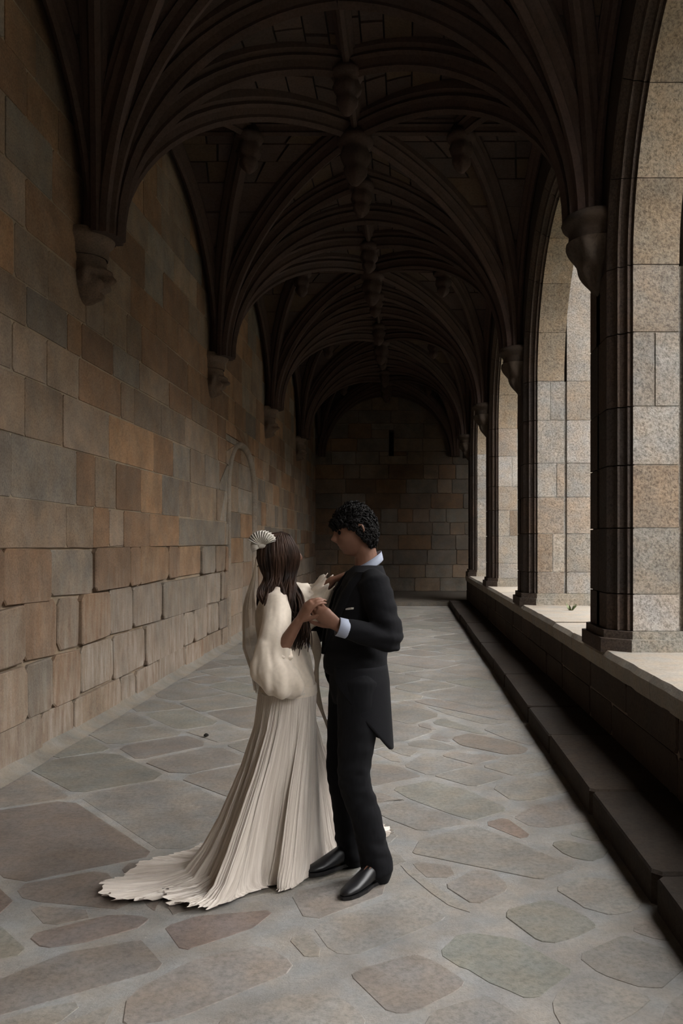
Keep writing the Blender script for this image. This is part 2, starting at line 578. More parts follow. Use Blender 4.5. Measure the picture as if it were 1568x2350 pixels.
# mortar fillets along both sides
fv, ff = [], []
for i in range(121):
    y = 1.0 + i * (YC[-1] - 1.0) / 120
    wv = 0.07 + 0.03 * mnoise.noise((y * 1.7, 3, 0))
    fv += [(XL - 0.02, y, 0.10 + 0.02 * mnoise.noise((y * 3, 0, 7))), (XL + 0.045, y, 0.03), (XL + 0.06 + wv, y, 0.004)]
for i in range(120):
    for j in range(2):
        ff.append((i * 3 + j, i * 3 + j + 1, i * 3 + j + 4, i * 3 + j + 3))
mesh_obj('mortar_fillet', fv, ff, M_MORTAR, floor, True, srgb(138, 131, 120))

# ---------------------------------------------------------------- right wall: parapet, step
wall_right = empty('wall_right', (XF, 0, 0), 'low stone parapet and arcade wall towards the courtyard', kind='structure')
pr = random.Random(8)
mb = MB()
mb.add(*box_vf(1.56, XO - 0.1, YN, YC[-1] + 0.5, -0.3, ZP - 0.16), srgb(120, 108, 96))
mb.build('mortar_bed', M_MORTAR, wall_right)
stones = []
for (z0, z1) in ((0.15, 0.40), (0.40, ZP - 0.15)):
    y = 1.2
    while y < YC[-1] + 0.5:
        dy = pr.uniform(0.7, 1.5)
        poly = [(y, z0), (min(y + dy, YC[-1] + 0.5), z0), (min(y + dy, YC[-1] + 0.5), z1), (y, z1)]
        y += dy
        r = stone_vf([(-q[0], q[1]) for q in poly][::-1], lambda u, v, w: (1.555 - w, -u, v), 0.006, pr.uniform(0, 0.012), 0.012, 0.03, 0.006, pr)
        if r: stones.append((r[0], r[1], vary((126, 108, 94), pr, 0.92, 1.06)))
place_stones(stones, 'stone', M_DARK, wall_right, 60)
stones = []
y = 0.8
while y < YC[-1] + 0.45:               # coping slabs
    dy = pr.uniform(0.9, 1.7)
    y1 = min(y + dy, YC[-1] + 0.5)
    nn = 9
    ev = [(1.53 + 0.014 * mnoise.noise((yy * 4.1, 9, 1)), yy) for yy in np.linspace(y + 0.004, y1 - 0.004, nn)]
    dz = pr.uniform(-0.008, 0.004)
    v = []
    for (xx, yy) in ev:
        v += [(xx + 0.012, yy, ZP - 0.16), (xx, yy, ZP - 0.045), (xx + 0.03 + 0.012 * mnoise.noise((yy * 9, 2, 2)), yy, ZP + dz), (2.2, yy, ZP + dz), (XO, yy, ZP + dz - 0.02), (XO, yy, ZP - 0.16)]
    f = [(i * 6 + j, (i + 1) * 6 + j, (i + 1) * 6 + j + 1, i * 6 + j + 1) for i in range(nn - 1) for j in range(5)]
    f += [tuple(range(6)), tuple(range((nn - 1) * 6 + 5, (nn - 1) * 6 - 1, -1))]
    stones.append((v, f, vary((178, 168, 154), pr, 0.95, 1.05)))
    y = y1
place_stones(stones, 'coping_stone', M_COPE, wall_right, 60)
stones = []
y = 0.8
while y < YC[-1] + 0.2:                # low step along the parapet
    y1 = min(y + pr.uniform(0.9, 1.8), YC[-1] + 0.3)
    poly = [(1.09 + pr.uniform(-0.012, 0.012), y), (1.60, y), (1.60, y1), (1.09 + pr.uniform(-0.012, 0.012), y1)]
    r = stone_vf(poly, map_f, 0.005, 0.15 + pr.uniform(-0.006, 0.004), 0.016, 0.03, 0.004, pr)
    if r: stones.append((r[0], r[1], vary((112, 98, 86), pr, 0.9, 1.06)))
    y = y1
place_stones(stones, 'step_stone', M_DARK, wall_right, 60)

# ---------------------------------------------------------------- piers
# half plan of a pier on the gallery side: (distance into the pier from the reveal, x)
MOULD = [(0.0, XM), (0.028, XM - 0.012), (0.016, XM - 0.038), (0.052, XM - 0.046), (0.072, XM - 0.082), (0.060, XM - 0.104), (0.100, XM - 0.114), (0.128, XM - 0.142), (0.155, XF)]
HWP = 4.45 / 2 - ROP                  # half width of a pier

def rotmap(kind):
    """piers of the near gallery stand along y; those of the far wing along x"""
    if kind == 'y':
        return lambda d, x, y0, z: (x, y0 + d, z)
    return lambda d, x, y0, z: (y0 + d, YC[-1] + 0.5 + (XF - x) + 0.0, z)

def prism(plan, z0, z1, mp, y0, shr=0.0):
    """plan: list of (offset along the wall, depth x), counter-clockwise"""
    n = len(plan)
    v = [mp(d, x, y0, z0) for d, x in plan] + [mp(d, x, y0, z1) for d, x in plan]
    f = [(i, (i + 1) % n, n + (i + 1) % n, n + i) for i in range(n)]
    f += [tuple(range(n))[::-1], tuple(range(n, 2 * n))]
    return v, f

PIER_Z = [0.93, 1.215, 1.725, 2.21, 2.66, 3.23, 3.75]
pier_pal = [(138, 131, 122), (142, 135, 126), (132, 126, 118), (138, 126, 113), (146, 139, 131), (134, 123, 110)]
shaft_pal = [(66, 56, 50), (72, 60, 52), (62, 54, 49)]   # gallery side, tinted much darker than the reveal stones
pier_labels = ['nearest stone pier standing on the parapet, its reveal of large pale blocks at the right edge',
               'second stone pier from the camera on the parapet, tall lit reveal behind the nearest pier',
               'third stone pier on the parapet, narrow lit strip between darker shafts',
               'farthest stone pier at the parapet end, beside the dark end wall']
def build_pier(y0, label, mp, rng, left=True, right=True, zs=PIER_Z):
    base = mp(0, (XF + XG) / 2, y0, ZP)
    root = empty('pier', base, label, 'pier', 'piers of the arcade', 'structure')
    hw = HWP
    # moulded base
    for (g, za, zb) in ((0.06, ZP - 0.02, ZP + 0.09), (0.03, ZP + 0.09, ZP + 0.15)):
        sh = [(-hw + 0.155 - g, XF - g), (hw - 0.155 + g, XF - g), (hw + g, XM - g * 0.5), (-hw - g, XM - g * 0.5)]
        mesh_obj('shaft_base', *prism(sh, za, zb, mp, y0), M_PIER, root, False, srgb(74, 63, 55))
        pl = [(-hw - g, XM - g * 0.5 + 0.003), (hw + g, XM - g * 0.5 + 0.003), (hw + g, XO + 0.02), (-hw - g, XO + 0.02)]
        mesh_obj('base', *prism(pl, za, zb, mp, y0), M_PIER, root, False, srgb(134, 127, 115))
    for i in range(len(zs) - 1):
        z0, z1 = zs[i], zs[i + 1]
        g = 0.005
        split = rng.uniform(-0.06, 0.06)
        xs = XM + rng.uniform(0.16, 0.26) if rng.random() < 0.38 else None
        tint = lambda: vary(((136, 124, 111), (131, 116, 100), (138, 130, 119))[rng.randrange(3)] if 0 < i < 3 else pier_pal[rng.randrange(len(pier_pal))], rng)
        for sgn in (-1, 1):
            half = [(-(hw - d), x) for d, x in MOULD]          # from the reveal to the gallery face
            xa = xs if xs else XG
            sh = [(split, XF)] + half[::-1] + [(split, XM - 0.004)]
            if sgn > 0:
                sh = [(-d, x) for d, x in sh][::-1]
            v, f = prism(sh, z0 + g, z1 - g, mp, y0)
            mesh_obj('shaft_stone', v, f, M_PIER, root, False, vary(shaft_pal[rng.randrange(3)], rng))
            pl = [(split, XM), (-hw, XM), (-hw, xa - g), (split, xa - g)]
            if sgn > 0:
                pl = [(-d, x) for d, x in pl][::-1]
            j = rng.uniform(-0.004, 0.004)
            v, f = prism([(d, x) for d, x in pl], z0 + g, z1 - g, mp, y0)
            mesh_obj('stone', v, f, M_PIER, root, False, tint())
            if xs:
                pl = [(0.0, xs + g), (-hw + rng.uniform(-0.004, 0.003), xs + g), (-hw, XG), (0.0, XG)]
                if sgn > 0: pl = [(-d, x) for d, x in pl][::-1]
                v, f = prism(pl, z0 + g, z1 - g, mp, y0)
                mesh_obj('stone', v, f, M_PIER, root, False, tint())
        # buttress beyond the groove
        cut = XG + rng.uniform(0.35, 0.6)
        for xa, xb in ((XG + 0.035, cut - g), (cut + g, XO)):
            v, f = prism([(-hw - 0.005, xa), (-hw - 0.005, xb), (hw + 0.005, xb), (hw + 0.005, xa)], z0 + g, z1 - g, mp, y0)
            mesh_obj('stone', v, f, M_PIER, root, False, tint())
    v, f = prism([(-hw + 0.009, XM + 0.01), (-hw + 0.009, XG - 0.01), (-hw + 0.04, XG), (-hw + 0.04, XG + 0.05), (-hw + 0.005, XG + 0.06), (-hw + 0.005, XO - 0.01), (hw - 0.005, XO - 0.01), (hw - 0.005, XG + 0.06), (hw - 0.04, XG + 0.05), (hw - 0.04, XG), (hw - 0.009, XG - 0.01), (hw - 0.009, XM + 0.01)], ZP, zs[-1], mp, y0)
    mesh_obj('core', v, f, M_PIER, root, False, srgb(176, 171, 163))
    v, f = prism([(-hw + 0.165, XF + 0.02), (-hw + 0.06, XM - 0.02), (-hw + 0.02, XM + 0.03), (hw - 0.02, XM + 0.03), (hw - 0.06, XM - 0.02), (hw - 0.165, XF + 0.02)][::-1], ZP, zs[-1], mp, y0)
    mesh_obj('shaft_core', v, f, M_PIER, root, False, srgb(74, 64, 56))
    # buttress above the springing
    v, f = prism([(-hw - 0.005, XG + 0.035), (-hw - 0.005, XO), (hw + 0.005, XO), (hw + 0.005, XG + 0.035)], zs[-1], 7.0, mp, y0)
    mesh_obj('buttress', v, f, M_PIER, root, False, srgb(136, 128, 118))
    return root

def arch_piece(prof, nm, pal, t0, t1, eps, mp, yc, zs, parent, rng, seg=5):
    v = []
    for q in range(seg + 1):
        a = t0 + eps + (t1 - t0 - 2 * eps) * q / seg
        for d, x in prof:
            r = ROP + d
            v.append(mp(-math.cos(a) * r, x, yc, zs + math.sin(a) * r))
    k = len(prof)
    f = [(i * k + j, i * k + j + 1, (i + 1) * k + j + 1, (i + 1) * k + j) for i in range(seg) for j in range(k - 1)]
    f += [tuple(range(k)), tuple(range(seg * k + k - 1, seg * k - 1, -1))]
    mesh_obj(nm, v, f, M_PIER, parent, False, vary(pal, rng, 0.92, 1.05))

def build_arch(ya, yb, mp, rng, parent, zs=ZS):
    """ring of voussoirs with the pier mouldings carried round it, and the wall above"""
    yc = (ya + yb) / 2
    soff = [(0.0, XG), (0.0, XM), (0.03, XM)]
    moul = [(0.0, XM - 0.001)] + MOULD[1:] + [(0.17, XF), (0.17, XF + 0.04)]
    nst = 9
    for s in range(nst):
        t0, t1 = PI * s / nst, PI * (s + 1) / nst
        eps = 0.0015
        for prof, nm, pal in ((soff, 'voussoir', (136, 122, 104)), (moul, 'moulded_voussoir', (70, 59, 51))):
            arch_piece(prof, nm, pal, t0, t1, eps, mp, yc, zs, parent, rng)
    # wall above the ring, both faces
    ns = 24
    zt = 6.9
    for x, nm in ((XF + 0.004, 'spandrel'), (XG - 0.002, 'outer_spandrel')):
        v = []
        for q in range(ns + 1):
            a = PI * q / ns
            r_ = ROP + (0.15 if nm == 'spandrel' else 0.004)
            yy = -math.cos(a) * r_
            v.append(mp(yy, x, yc, zs + math.sin(a) * r_))
            v.append(mp(yy, x, yc, zt))
        f = [(2 * i, 2 * i + 2, 2 * i + 3, 2 * i + 1) for i in range(ns)]
        mesh_obj(nm, v, f, M_VAULT, parent, False, srgb(100, 86, 75))

mpy = rotmap('y')
qr = random.Random(31)
for k in range(len(YC) - 1):
    vis = k >= 3
    lab = pier_labels[k - 3] if vis and k - 3 < 4 else 'stone pier of the same arcade standing behind the camera'
    if k == 2: lab = 'stone pier of the arcade just out of the picture on the right'
    build_pier(YC[k], lab, mpy, qr)
build_pier(YC[-1], pier_labels[3], mpy, qr)
for k in range(len(YC) - 1):
    build_arch(YC[k] + HWP, YC[k + 1] - HWP, mpy, qr, wall_right)
# solid wall over each pier
mb = MB()
for y in YC:
    mb.add(*box_vf(XF + 0.006, XM, y - HWP + 0.16, y + HWP - 0.16, PIER_Z[-1], 6.9), srgb(96, 82, 72))
    mb.add(*box_vf(XM, XG - 0.004, y - HWP + 0.004, y + HWP - 0.004, PIER_Z[-1], 6.9), srgb(122, 108, 94))
mb.build('wall_over_piers', M_VAULT, wall_right)
# ---------------------------------------------------------------- vault
ceiling = empty('ceiling', (CXM, 0, Z0), 'ribbed star vault of dark stone over the gallery', kind='structure')
DROP = 0.20
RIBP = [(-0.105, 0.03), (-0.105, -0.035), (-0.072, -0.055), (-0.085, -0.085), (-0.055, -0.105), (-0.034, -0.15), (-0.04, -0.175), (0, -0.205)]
RIBP = RIBP + [(-a, b) for a, b in RIBP[::-1][1:]]

def rib(p, q, zq=0.0, scale=1.0, t0=0.0, n=18, z_base=Z0, kind='arc', name='rib', off=0.07):
    """quarter-ellipse rib from springing p=(x,y) to crown q, its back on the web"""
    px, py = p; qx, qy = q
    d = math.hypot(qx - px, qy - py)
    ux_, uy_ = (qx - px) / d, (qy - py) / d
    v = []
    ts = [1 - math.cos(PI / 2 * i / n) for i in range(n + 1)] if kind == 'arc' else [i / n for i in range(n + 1)]
    for t in ts:
        if kind == 'arc':
            s = t
            z = z_base + HV * math.sqrt(max(0.0, 1 - (1 - s) ** 2))
            # tangent in (s,z)
            ds = max(1e-4, math.sqrt(max(0.0, 1 - (1 - s) ** 2)))
            tx, tz = ds * d, HV * (1 - s)
            L = math.hypot(tx, tz); tx /= L; tz /= L
        else:
            s, z, tx, tz = t, z_base + HV, 1.0, 0.0
        cx, cy = px + ux_ * d * s, py + uy_ * d * s
        # normal pointing up and back
        nx, nz = -tz, tx
        for a, b in RIBP:
            a *= scale; b *= scale
            lx, ly = -uy_ * a, ux_ * a
            v.append((cx + lx + ux_ * nx * b, cy + ly + uy_ * nx * b, z + nz * b))
    k = len(RIBP)
    m = len(ts)
    f = [(i * k + j, (i + 1) * k + j, (i + 1) * k + j + 1, i * k + j + 1) for i in range(m - 1) for j in range(k - 1)]
    f += [tuple(range(k)), tuple(range((m - 1) * k + k - 1, (m - 1) * k - 1, -1))]
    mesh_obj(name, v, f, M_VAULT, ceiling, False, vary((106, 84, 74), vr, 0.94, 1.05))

vr = random.Random(4)
WB, LB = CXM - CXL, 4.45 / 2
BX, BY = 1.17, 1.19               # offset of the side bosses from the bay's centre

def dist_to_edge(theta, LQ=LB):
    """from a corner along theta (0 = across the gallery, pi/2 = along it) to the ridge lines"""
    c, s = math.cos(theta), math.sin(theta)
    return min(WB / c if c > 1e-6 else 1e9, LQ / s if s > 1e-6 else 1e9)

def web_pt(cx, cy, sx, sy, theta, t, lift=0.0, LQ=LB):
    d = dist_to_edge(theta, LQ)
    z = Z0 + HV * math.sqrt(max(0.0, 1 - (1 - t) ** 2)) + lift
    return (cx + sx * d * t * math.cos(theta), cy + sy * d * t * math.sin(theta), z)

web_stones = []
back = MB()
for k in range(len(YC)):
    y0 = YC[k]
    y1 = y0 + 4.45
    ym = (y0 + y1) / 2
    detail = 2 <= k <= 5
    for cx, sx in ((CXL, 1), (CXR, -1)):
        for cy, sy in ((y0, 1), (y1, -1)):
            if sx > 0: cy += YLS
            LQ = abs(ym - cy)
            th_t1 = math.atan2(max(0.12, LQ - BY), WB)        # to the ridge boss
            th_d = math.atan2(LQ, WB)
            th_t2 = math.atan2(LQ, WB - BX)        # to the side boss
            fans = [0.0, th_t1, th_d, th_t2, PI / 2]
            # backing web
            nt, na = 10, 12
            ths = [PI / 2 * i / na for i in range(na + 1)]
            ths = sorted(set([round(t, 5) for t in ths if abs(t - th_d) > 0.05] + [round(th_d, 5)]))
            tt = [(1 - math.cos(PI / 2 * i / nt)) for i in range(nt + 1)]
            v = [web_pt(cx, cy, sx, sy, th, t, 0.03, LQ) for t in tt for th in ths]
            m = len(ths)
            f = [(i * m + j, i * m + j + 1, (i + 1) * m + j + 1, (i + 1) * m + j) for i in range(nt) for j in range(m - 1)]
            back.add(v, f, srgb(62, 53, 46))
            if not detail: continue
            for fa, fb in zip(fans[:-1], fans[1:]):
                # courses of web stones between two ribs
                cuts = [0.12, 0.30, 0.46, 0.60, 0.72, 0.81, 0.89, 0.955, 1.0]
                tcut = [1 - math.cos(PI / 2 * c) for c in cuts]
                for ta, tb in zip(tcut[:-1], tcut[1:]):
                    wide = (fb - fa) * dist_to_edge((fa + fb) / 2, LQ) * ta
                    nspl = 1 if wide < 0.5 else 2
                    sp_ = [fa] + sorted(fa + (fb - fa) * ((i + 1) / nspl + vr.uniform(-0.15, 0.15)) for i in range(nspl - 1)) + [fb]
                    for sa, sb in zip(sp_[:-1], sp_[1:]):
                        g = 0.012
                        dd = dist_to_edge((sa + sb) / 2, LQ)
                        ga = g / max(0.15, dd * (ta + tb) / 2)
                        h = vr.uniform(-0.012, 0.004)
                        nn, mm = 3, 3
                        vv = []
                        for lift in (h, 0.05):
                            for i in range(nn):
                                t = ta + 0.004 + (tb - ta - 0.008) * i / (nn - 1)
                                for j in range(mm):
                                    th = sa + ga + (sb - sa - 2 * ga) * j / (mm - 1)
                                    vv.append(web_pt(cx, cy, sx, sy, th, t, lift, LQ))
                        o = nn * mm
                        fc = [(i * mm + j, i * mm + j + 1, (i + 1) * mm + j + 1, (i + 1) * mm + j) for i in range(nn - 1) for j in range(mm - 1)]
                        ring = [0, 1, 2, 5, 8, 7, 6, 3]
                        fc += [(ring[i], o + ring[i], o + ring[(i + 1) % 8], ring[(i + 1) % 8]) for i in range(8)]
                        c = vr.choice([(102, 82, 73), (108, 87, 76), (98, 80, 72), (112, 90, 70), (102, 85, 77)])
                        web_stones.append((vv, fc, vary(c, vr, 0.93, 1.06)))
    if k < 2: continue
    cxm = CXM
    # ribs of the bay
    for cx, sx in ((CXL, 1), (CXR, -1)):
        for cy, sy in ((y0, 1), (y1, -1)):
            if sx > 0: cy += YLS
            rib((cx, cy), (cxm, ym - sy * BY), scale=1.15)
            rib((cx, cy), (cxm, ym), scale=1.15)
            rib((cx, cy), (cxm - sx * BX, ym), scale=1.05)
            rib((cx, cy), (cx, ym), scale=0.8, n=14)
        rib((cx, y0 + (YLS if sx > 0 else 0)), (cxm, y0), scale=1.25, name='transverse_rib')
    if k == len(YC) - 1:
        for cx in (CXL, CXR):
            rib((cx, y1), (cxm, y1), scale=1.0)
    rib((cxm, y0), (cxm, y1), kind='flat', scale=0.8, n=2, name='ridge_rib')
    rib((CXL, ym), (CXR, ym), kind='flat', scale=0.8, n=2, name='ridge_rib')
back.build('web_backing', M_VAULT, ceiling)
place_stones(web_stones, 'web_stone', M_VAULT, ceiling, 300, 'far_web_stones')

# hanging bosses
def lathe(profile, n, cx, cy, z, lobes=0, amp=0.0, ph=0.0):
    v = []
    for r, dz, la in profile:
        for i in range(n):
            a = 2 * PI * i / n
            rr = r * (1 + la * amp * math.cos(lobes * a + ph))
            v.append((cx + rr * math.cos(a), cy + rr * math.sin(a), z + dz))
    m = len(profile)
    f = [(i * n + j, i * n + (j + 1) % n, (i + 1) * n + (j + 1) % n, (i + 1) * n + j) for i in range(m - 1) for j in range(n)]
    f += [tuple(range(n))[::-1], tuple(range((m - 1) * n, m * n))]
    return v, f
BOSS = [(0.13, 0.02, 0), (0.20, -0.14, 0), (0.235, -0.16, 0), (0.24, -0.20, 0), (0.215, -0.235, 0), (0.165, -0.25, 0), (0.17, -0.29, 0.4), (0.19, -0.36, 1), (0.165, -0.42, 1), (0.135, -0.46, 0.2),
        (0.15, -0.49, 0.6), (0.135, -0.55, 1), (0.095, -0.60, 0.6), (0.05, -0.64, 0), (0.01, -0.655, 0)]
for k in range(2, len(YC)):
    ym = YC[k] + 4.45 / 2
    for bx, by, s in ((0, 0, 1.25), (0, -BY, 1.0), (0, BY, 1.0), (-BX, 0, 1.0), (BX, 0, 1.0)):
        pr_ = [(r * s * 0.68, dz * s * 0.84 - 0.03, la) for r, dz, la in BOSS]
        v, f = lathe(pr_, 20, CXM + bx, ym + by, Z0 + HV, 5, 0.16, vr.uniform(0, 6))
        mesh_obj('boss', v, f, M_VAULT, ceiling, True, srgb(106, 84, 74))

# ---------------------------------------------------------------- corbels
def corbel(x, y, face, label, carved):
    root = empty('corbel', (x, y, Z0 - 0.62), label, 'corbel', 'corbels under the vault ribs', 'structure')
    CS = 0.76 if face > 0 else 0.9
    n = 17
    def half(profile, seedv, amp, name):
        v = []
        m = len(profile)
        for i, (r, z) in enumerate(profile):
            for j in range(n):
                a = -PI / 2 + PI * j / (n - 1)
                nz = amp[i] * mnoise.noise((math.cos(a) * 2.6 + seedv, math.sin(a) * 2.6 * 1.7, z * 8))
                rr = r + nz
                v.append((x + face * (rr * math.cos(a) * 1.0), y + rr * math.sin(a) * 0.95, z))
        f = [(i * n + j, i * n + j + 1, (i + 1) * n + j + 1, (i + 1) * n + j) for i in range(m - 1) for j in range(n - 1)]
        f += [tuple(range(n)), tuple(range((m - 1) * n + n - 1, (m - 1) * n - 1, -1))]
        mesh_obj(name, v, f, M_WALL if face > 0 else M_VAULT, root, True, srgb(104, 88, 75))
    zt = Z0 + 0.06
    half([(r * CS, z) for r, z in [(0.30, zt), (0.33, zt - 0.02), (0.345, zt - 0.06), (0.33, zt - 0.09), (0.29, zt - 0.115), (0.275, zt - 0.15), (0.28, zt - 0.20), (0.265, zt - 0.225)]], 0, [0] * 8, 'abacus')
    if carved == 'head':
        zc = zt - 0.40
        nz_, na = 26, 33
        v = []
        for i in range(nz_):
            t = i / (nz_ - 1)
            z = zt - 0.22 - t * 0.40
            r = 0.255 * CS * math.sqrt(max(0.0, 1 - max(0, (t - 0.35) / 0.65) ** 2.2)) * (0.95 + 0.05 * math.sin(t * 3)) + 0.004
            for j in range(na):
                a = -PI / 2 + PI * j / (na - 1)
                q = lambda a0, t0, sa, st, h: h * math.exp(-((a - a0) / sa) ** 2 - ((t - t0) / st) ** 2)
                rr = r
                q0 = q
                q = lambda a0, t0, sa, st, h: q0(a0, t0, sa, st, h * 1.6)
                rr += q(0, 0.48, 0.16, 0.13, 0.06) + q(0, 0.30, 0.7, 0.06, 0.03)            # nose, brow
                rr -= q(0.36, 0.42, 0.16, 0.06, 0.045) + q(-0.36, 0.42, 0.16, 0.06, 0.045)  # eye sockets
                rr += q(0.36, 0.43, 0.08, 0.03, 0.02) + q(-0.36, 0.43, 0.08, 0.03, 0.02)
                rr += q(0.55, 0.58, 0.2, 0.1, 0.03) + q(-0.55, 0.58, 0.2, 0.1, 0.03)        # cheeks
                rr -= q(0, 0.70, 0.3, 0.03, 0.03)                                           # mouth
                rr += q(0, 0.85, 0.25, 0.08, 0.035)                                         # chin
                rr += q(1.2, 0.42, 0.14, 0.16, 0.05) + q(-1.2, 0.42, 0.14, 0.16, 0.05)      # ears
                rr += 0.012 * mnoise.noise((a * 3, t * 9, x + y))
                v.append((x + face * rr * math.cos(a), y + rr * math.sin(a) * 0.92, z))
        f = [(i * na + j, i * na + j + 1, (i + 1) * na + j + 1, (i + 1) * na + j) for i in range(nz_ - 1) for j in range(na - 1)]
        mesh_obj('carved_head', v, f, M_WALL, root, True, srgb(100, 84, 71))
    else:
        nz_, na = 22, 41
        v = []
        for i in range(nz_):
            t = i / (nz_ - 1)
            z = zt - 0.22 - t * 0.42
            r = CS * (0.27 * (1 - t) ** 0.75 + 0.03)
            for j in range(na):
                a = -PI / 2 + PI * j / (na - 1)
                rr = r * (1 + 0.16 * math.cos(7 * a + (PI if t > 0.45 else 0)) * math.sin(PI * min(1, (t % 0.45) / 0.45)))
                v.append((x + face * rr * math.cos(a), y + rr * math.sin(a) * 0.95, z))
        f = [(i * na + j, i * na + j + 1, (i + 1) * na + j + 1, (i + 1) * na + j) for i in range(nz_ - 1) for j in range(na - 1)]
        f += [tuple(range((nz_ - 1) * na, nz_ * na))]
        mesh_obj('carved_leaves', v, f, M_VAULT, root, True, srgb(120, 104, 90))
lab_l = ['carved head corbel under the nearest rib cluster on the left wall', 'carved corbel under the second rib cluster on the left wall, left of the man and woman',
         'small carved corbel under the third rib cluster on the left wall, above the blocked doorway', 'farthest small carved corbel on the left wall beside the end wall']
lab_r = ['dark leaf-carved corbel on the nearest pier at right', 'dark leaf-carved corbel on the second pier from the camera', 'dark leaf-carved corbel on the third pier from the camera',
         'dark leaf-carved corbel on the farthest pier next to the end wall']
for k in range(3, 7):
    corbel(XL - 0.01, YC[k] + YLS + 0.04, 1, lab_l[k - 3], 'head')
    corbel(XF + 0.01, YC[k], -1, lab_r[k - 3], 'leaf')

# ---------------------------------------------------------------- end wall with its slit, wing beyond, closing walls
wall_back = empty('wall_back', (0, YEND, 0), 'end wall of the gallery in shade, with a narrow slit', kind='structure')
mb = MB()
SX, SZ0, SZ1 = -0.45, 4.25, 5.05
br = random.Random(17)
for (x0, x1, z0, z1) in ((XL - 0.4, SX - 0.075, -0.3, 7), (SX + 0.075, 13, -0.3, 7), (SX - 0.075, SX + 0.075, -0.3, SZ0), (SX - 0.075, SX + 0.075, SZ1, 7)):
    mb.add(*box_vf(x0, x1, YEND + 0.03, YEND + 0.7, z0, z1), srgb(118, 104, 90))
mb.add(*box_vf(SX - 0.3, SX + 0.3, YEND + 0.68, YEND + 0.75, SZ0 - 0.3, SZ1 + 0.3), srgb(40, 36, 32))
mb.build('mortar_bed', M_MORTAR, wall_back)
stones = []
z = 0.1
while z < 6.8:
    dz = br.uniform(0.34, 0.48)
    x = XL + br.uniform(0, 0.4) - 0.4
    while x < 5.0:
        dx = br.uniform(0.45, 1.1)
        poly = [(x, z), (x + dx, z), (x + dx, z + dz), (x, z + dz)]
        x += dx
        slit = [(SX - 0.075, SZ0), (SX + 0.075, SZ0), (SX + 0.075, SZ1), (SX - 0.075, SZ1)]
        for pc in ([poly] if not overlaps(poly, slit) else subtract_convex(poly, slit, 0.004)):
            r = stone_vf(pc, lambda u, v, w: (u, YEND - w, v), 0.006, br.uniform(0, 0.01), 0.008, 0.03, 0.004, br)
            if r: stones.append((r[0], r[1], wall_tint(br.uniform(0.5, 2.5), br)))
    z += dz
place_stones(stones, 'stone', M_WALLB, wall_back, 200, 'upper_stones')

wall_near = empty('added_wall_front', (0, YN, 0), 'plain wall added behind the camera to keep stray light out', kind='structure')
mb = MB()
mb.add(*box_vf(XL - 0.6, XO, YN - 0.5, YN, -0.3, 7), srgb(130, 114, 98))
mb.build('masonry', M_WALLB, wall_near)

# the wing that turns off to the right at the far corner: parapet, piers, arches, roof slab
wing = empty('wall_far', (5, YC[-1], 0), 'arcade of the wing that leaves the far corner', kind='structure')
mpx = rotmap('x')
mb = MB()
mb.add(*box_vf(XO - 0.1, 13, YC[-1] - 0.9, YC[-1] + 0.45, -0.3, ZP), srgb(150, 140, 126))
mb.build('parapet', M_COPE, wing)
for i in range(1, 3):
    build_pier(XF + 0.3 + 4.45 * i, 'stone pier of the wing beyond the far corner', mpx, qr)
for i in range(2):
    build_arch(XF + 0.3 + 4.45 * i + HWP, XF + 0.3 + 4.45 * (i + 1) - HWP, mpx, qr, wing)
mb = MB()
for i in range(3):
    xc = XF + 0.3 + 4.45 * i
    mb.add(*box_vf(xc - HWP, xc + HWP, YC[-1] + 0.02, YC[-1] + 0.49, ZS, 6.9), srgb(122, 108, 94))
mb.add(*box_vf(12.6, 13, YC[-1] - 0.9, YEND + 0.4, -0.3, 6.9), srgb(122, 108, 94))
mb.build('masonry', M_VAULT, wing)

roof = empty('roof', (0, 5, 6.9), 'flat stone roof over the galleries', kind='structure')
mb = MB()
mb.add(*box_vf(XL - 0.6, XO + 0.05, YN - 0.5, YEND + 0.7, 6.9, 7.2), srgb(110, 98, 88))
mb.add(*box_vf(XO, 13, YC[-1] - 0.9, YEND + 0.7, 6.9, 7.2), srgb(110, 98, 88))
mb.build('slab', M_VAULT, roof)

# courtyard, with unseen ranges added and sized to block low sky light
mg, nt, b_ = new_mat('courtyard_grass')
ng = N(nt, 'ShaderNodeTexNoise', i_Scale=3.0, i_Detail=8.0)
rg = ramp(nt, [(0.3, (0.03, 0.033, 0.02)), (0.7, (0.06, 0.062, 0.042))])
nt.links.new(ng.outputs[0], rg.inputs[0])
nt.links.new(rg.outputs[0], b_.inputs['Base Color'])
b_.inputs['Roughness'].default_value = 0.95
court = empty('ground', (12, 5, 0), 'courtyard ground beyond the parapet', kind='structure')
v, f = [], []
nx, ny = 24, 40
for i in range(nx + 1):
    for j in range(ny + 1):
        x, y = XO - 0.12 + (26 - XO) * i / nx, YN - 6 + (YC[-1] + 5.2 - YN) * j / ny
        v.append((x, y, 0.05 + 0.05 * mnoise.noise((x * 0.7, y * 0.7, 0))))
f = [(i * (ny + 1) + j, (i + 1) * (ny + 1) + j, (i + 1) * (ny + 1) + j + 1, i * (ny + 1) + j + 1) for i in range(nx) for j in range(ny)]
mesh_obj('lawn', v, f, mg, court, True)
added_court_wall = empty('added_court_wall', (24, 5, 0), 'unseen tall stone ranges added round the courtyard to block low sky', kind='structure')
mb = MB()
mb.add(*box_vf(24, 25, YN - 8, YC[-1] + 8, -0.3, 13.5), srgb(104, 94, 84))
mb.add(*box_vf(23.6, 25, YN - 8, YC[-1] + 8, 13.5, 13.9), srgb(110, 98, 88))
for i in range(9):
    y = YN - 4 + i * 4.2
    mb.add(*box_vf(23.5, 24, y - 0.4, y + 0.4, -0.3, 12.0), srgb(100, 90, 80))
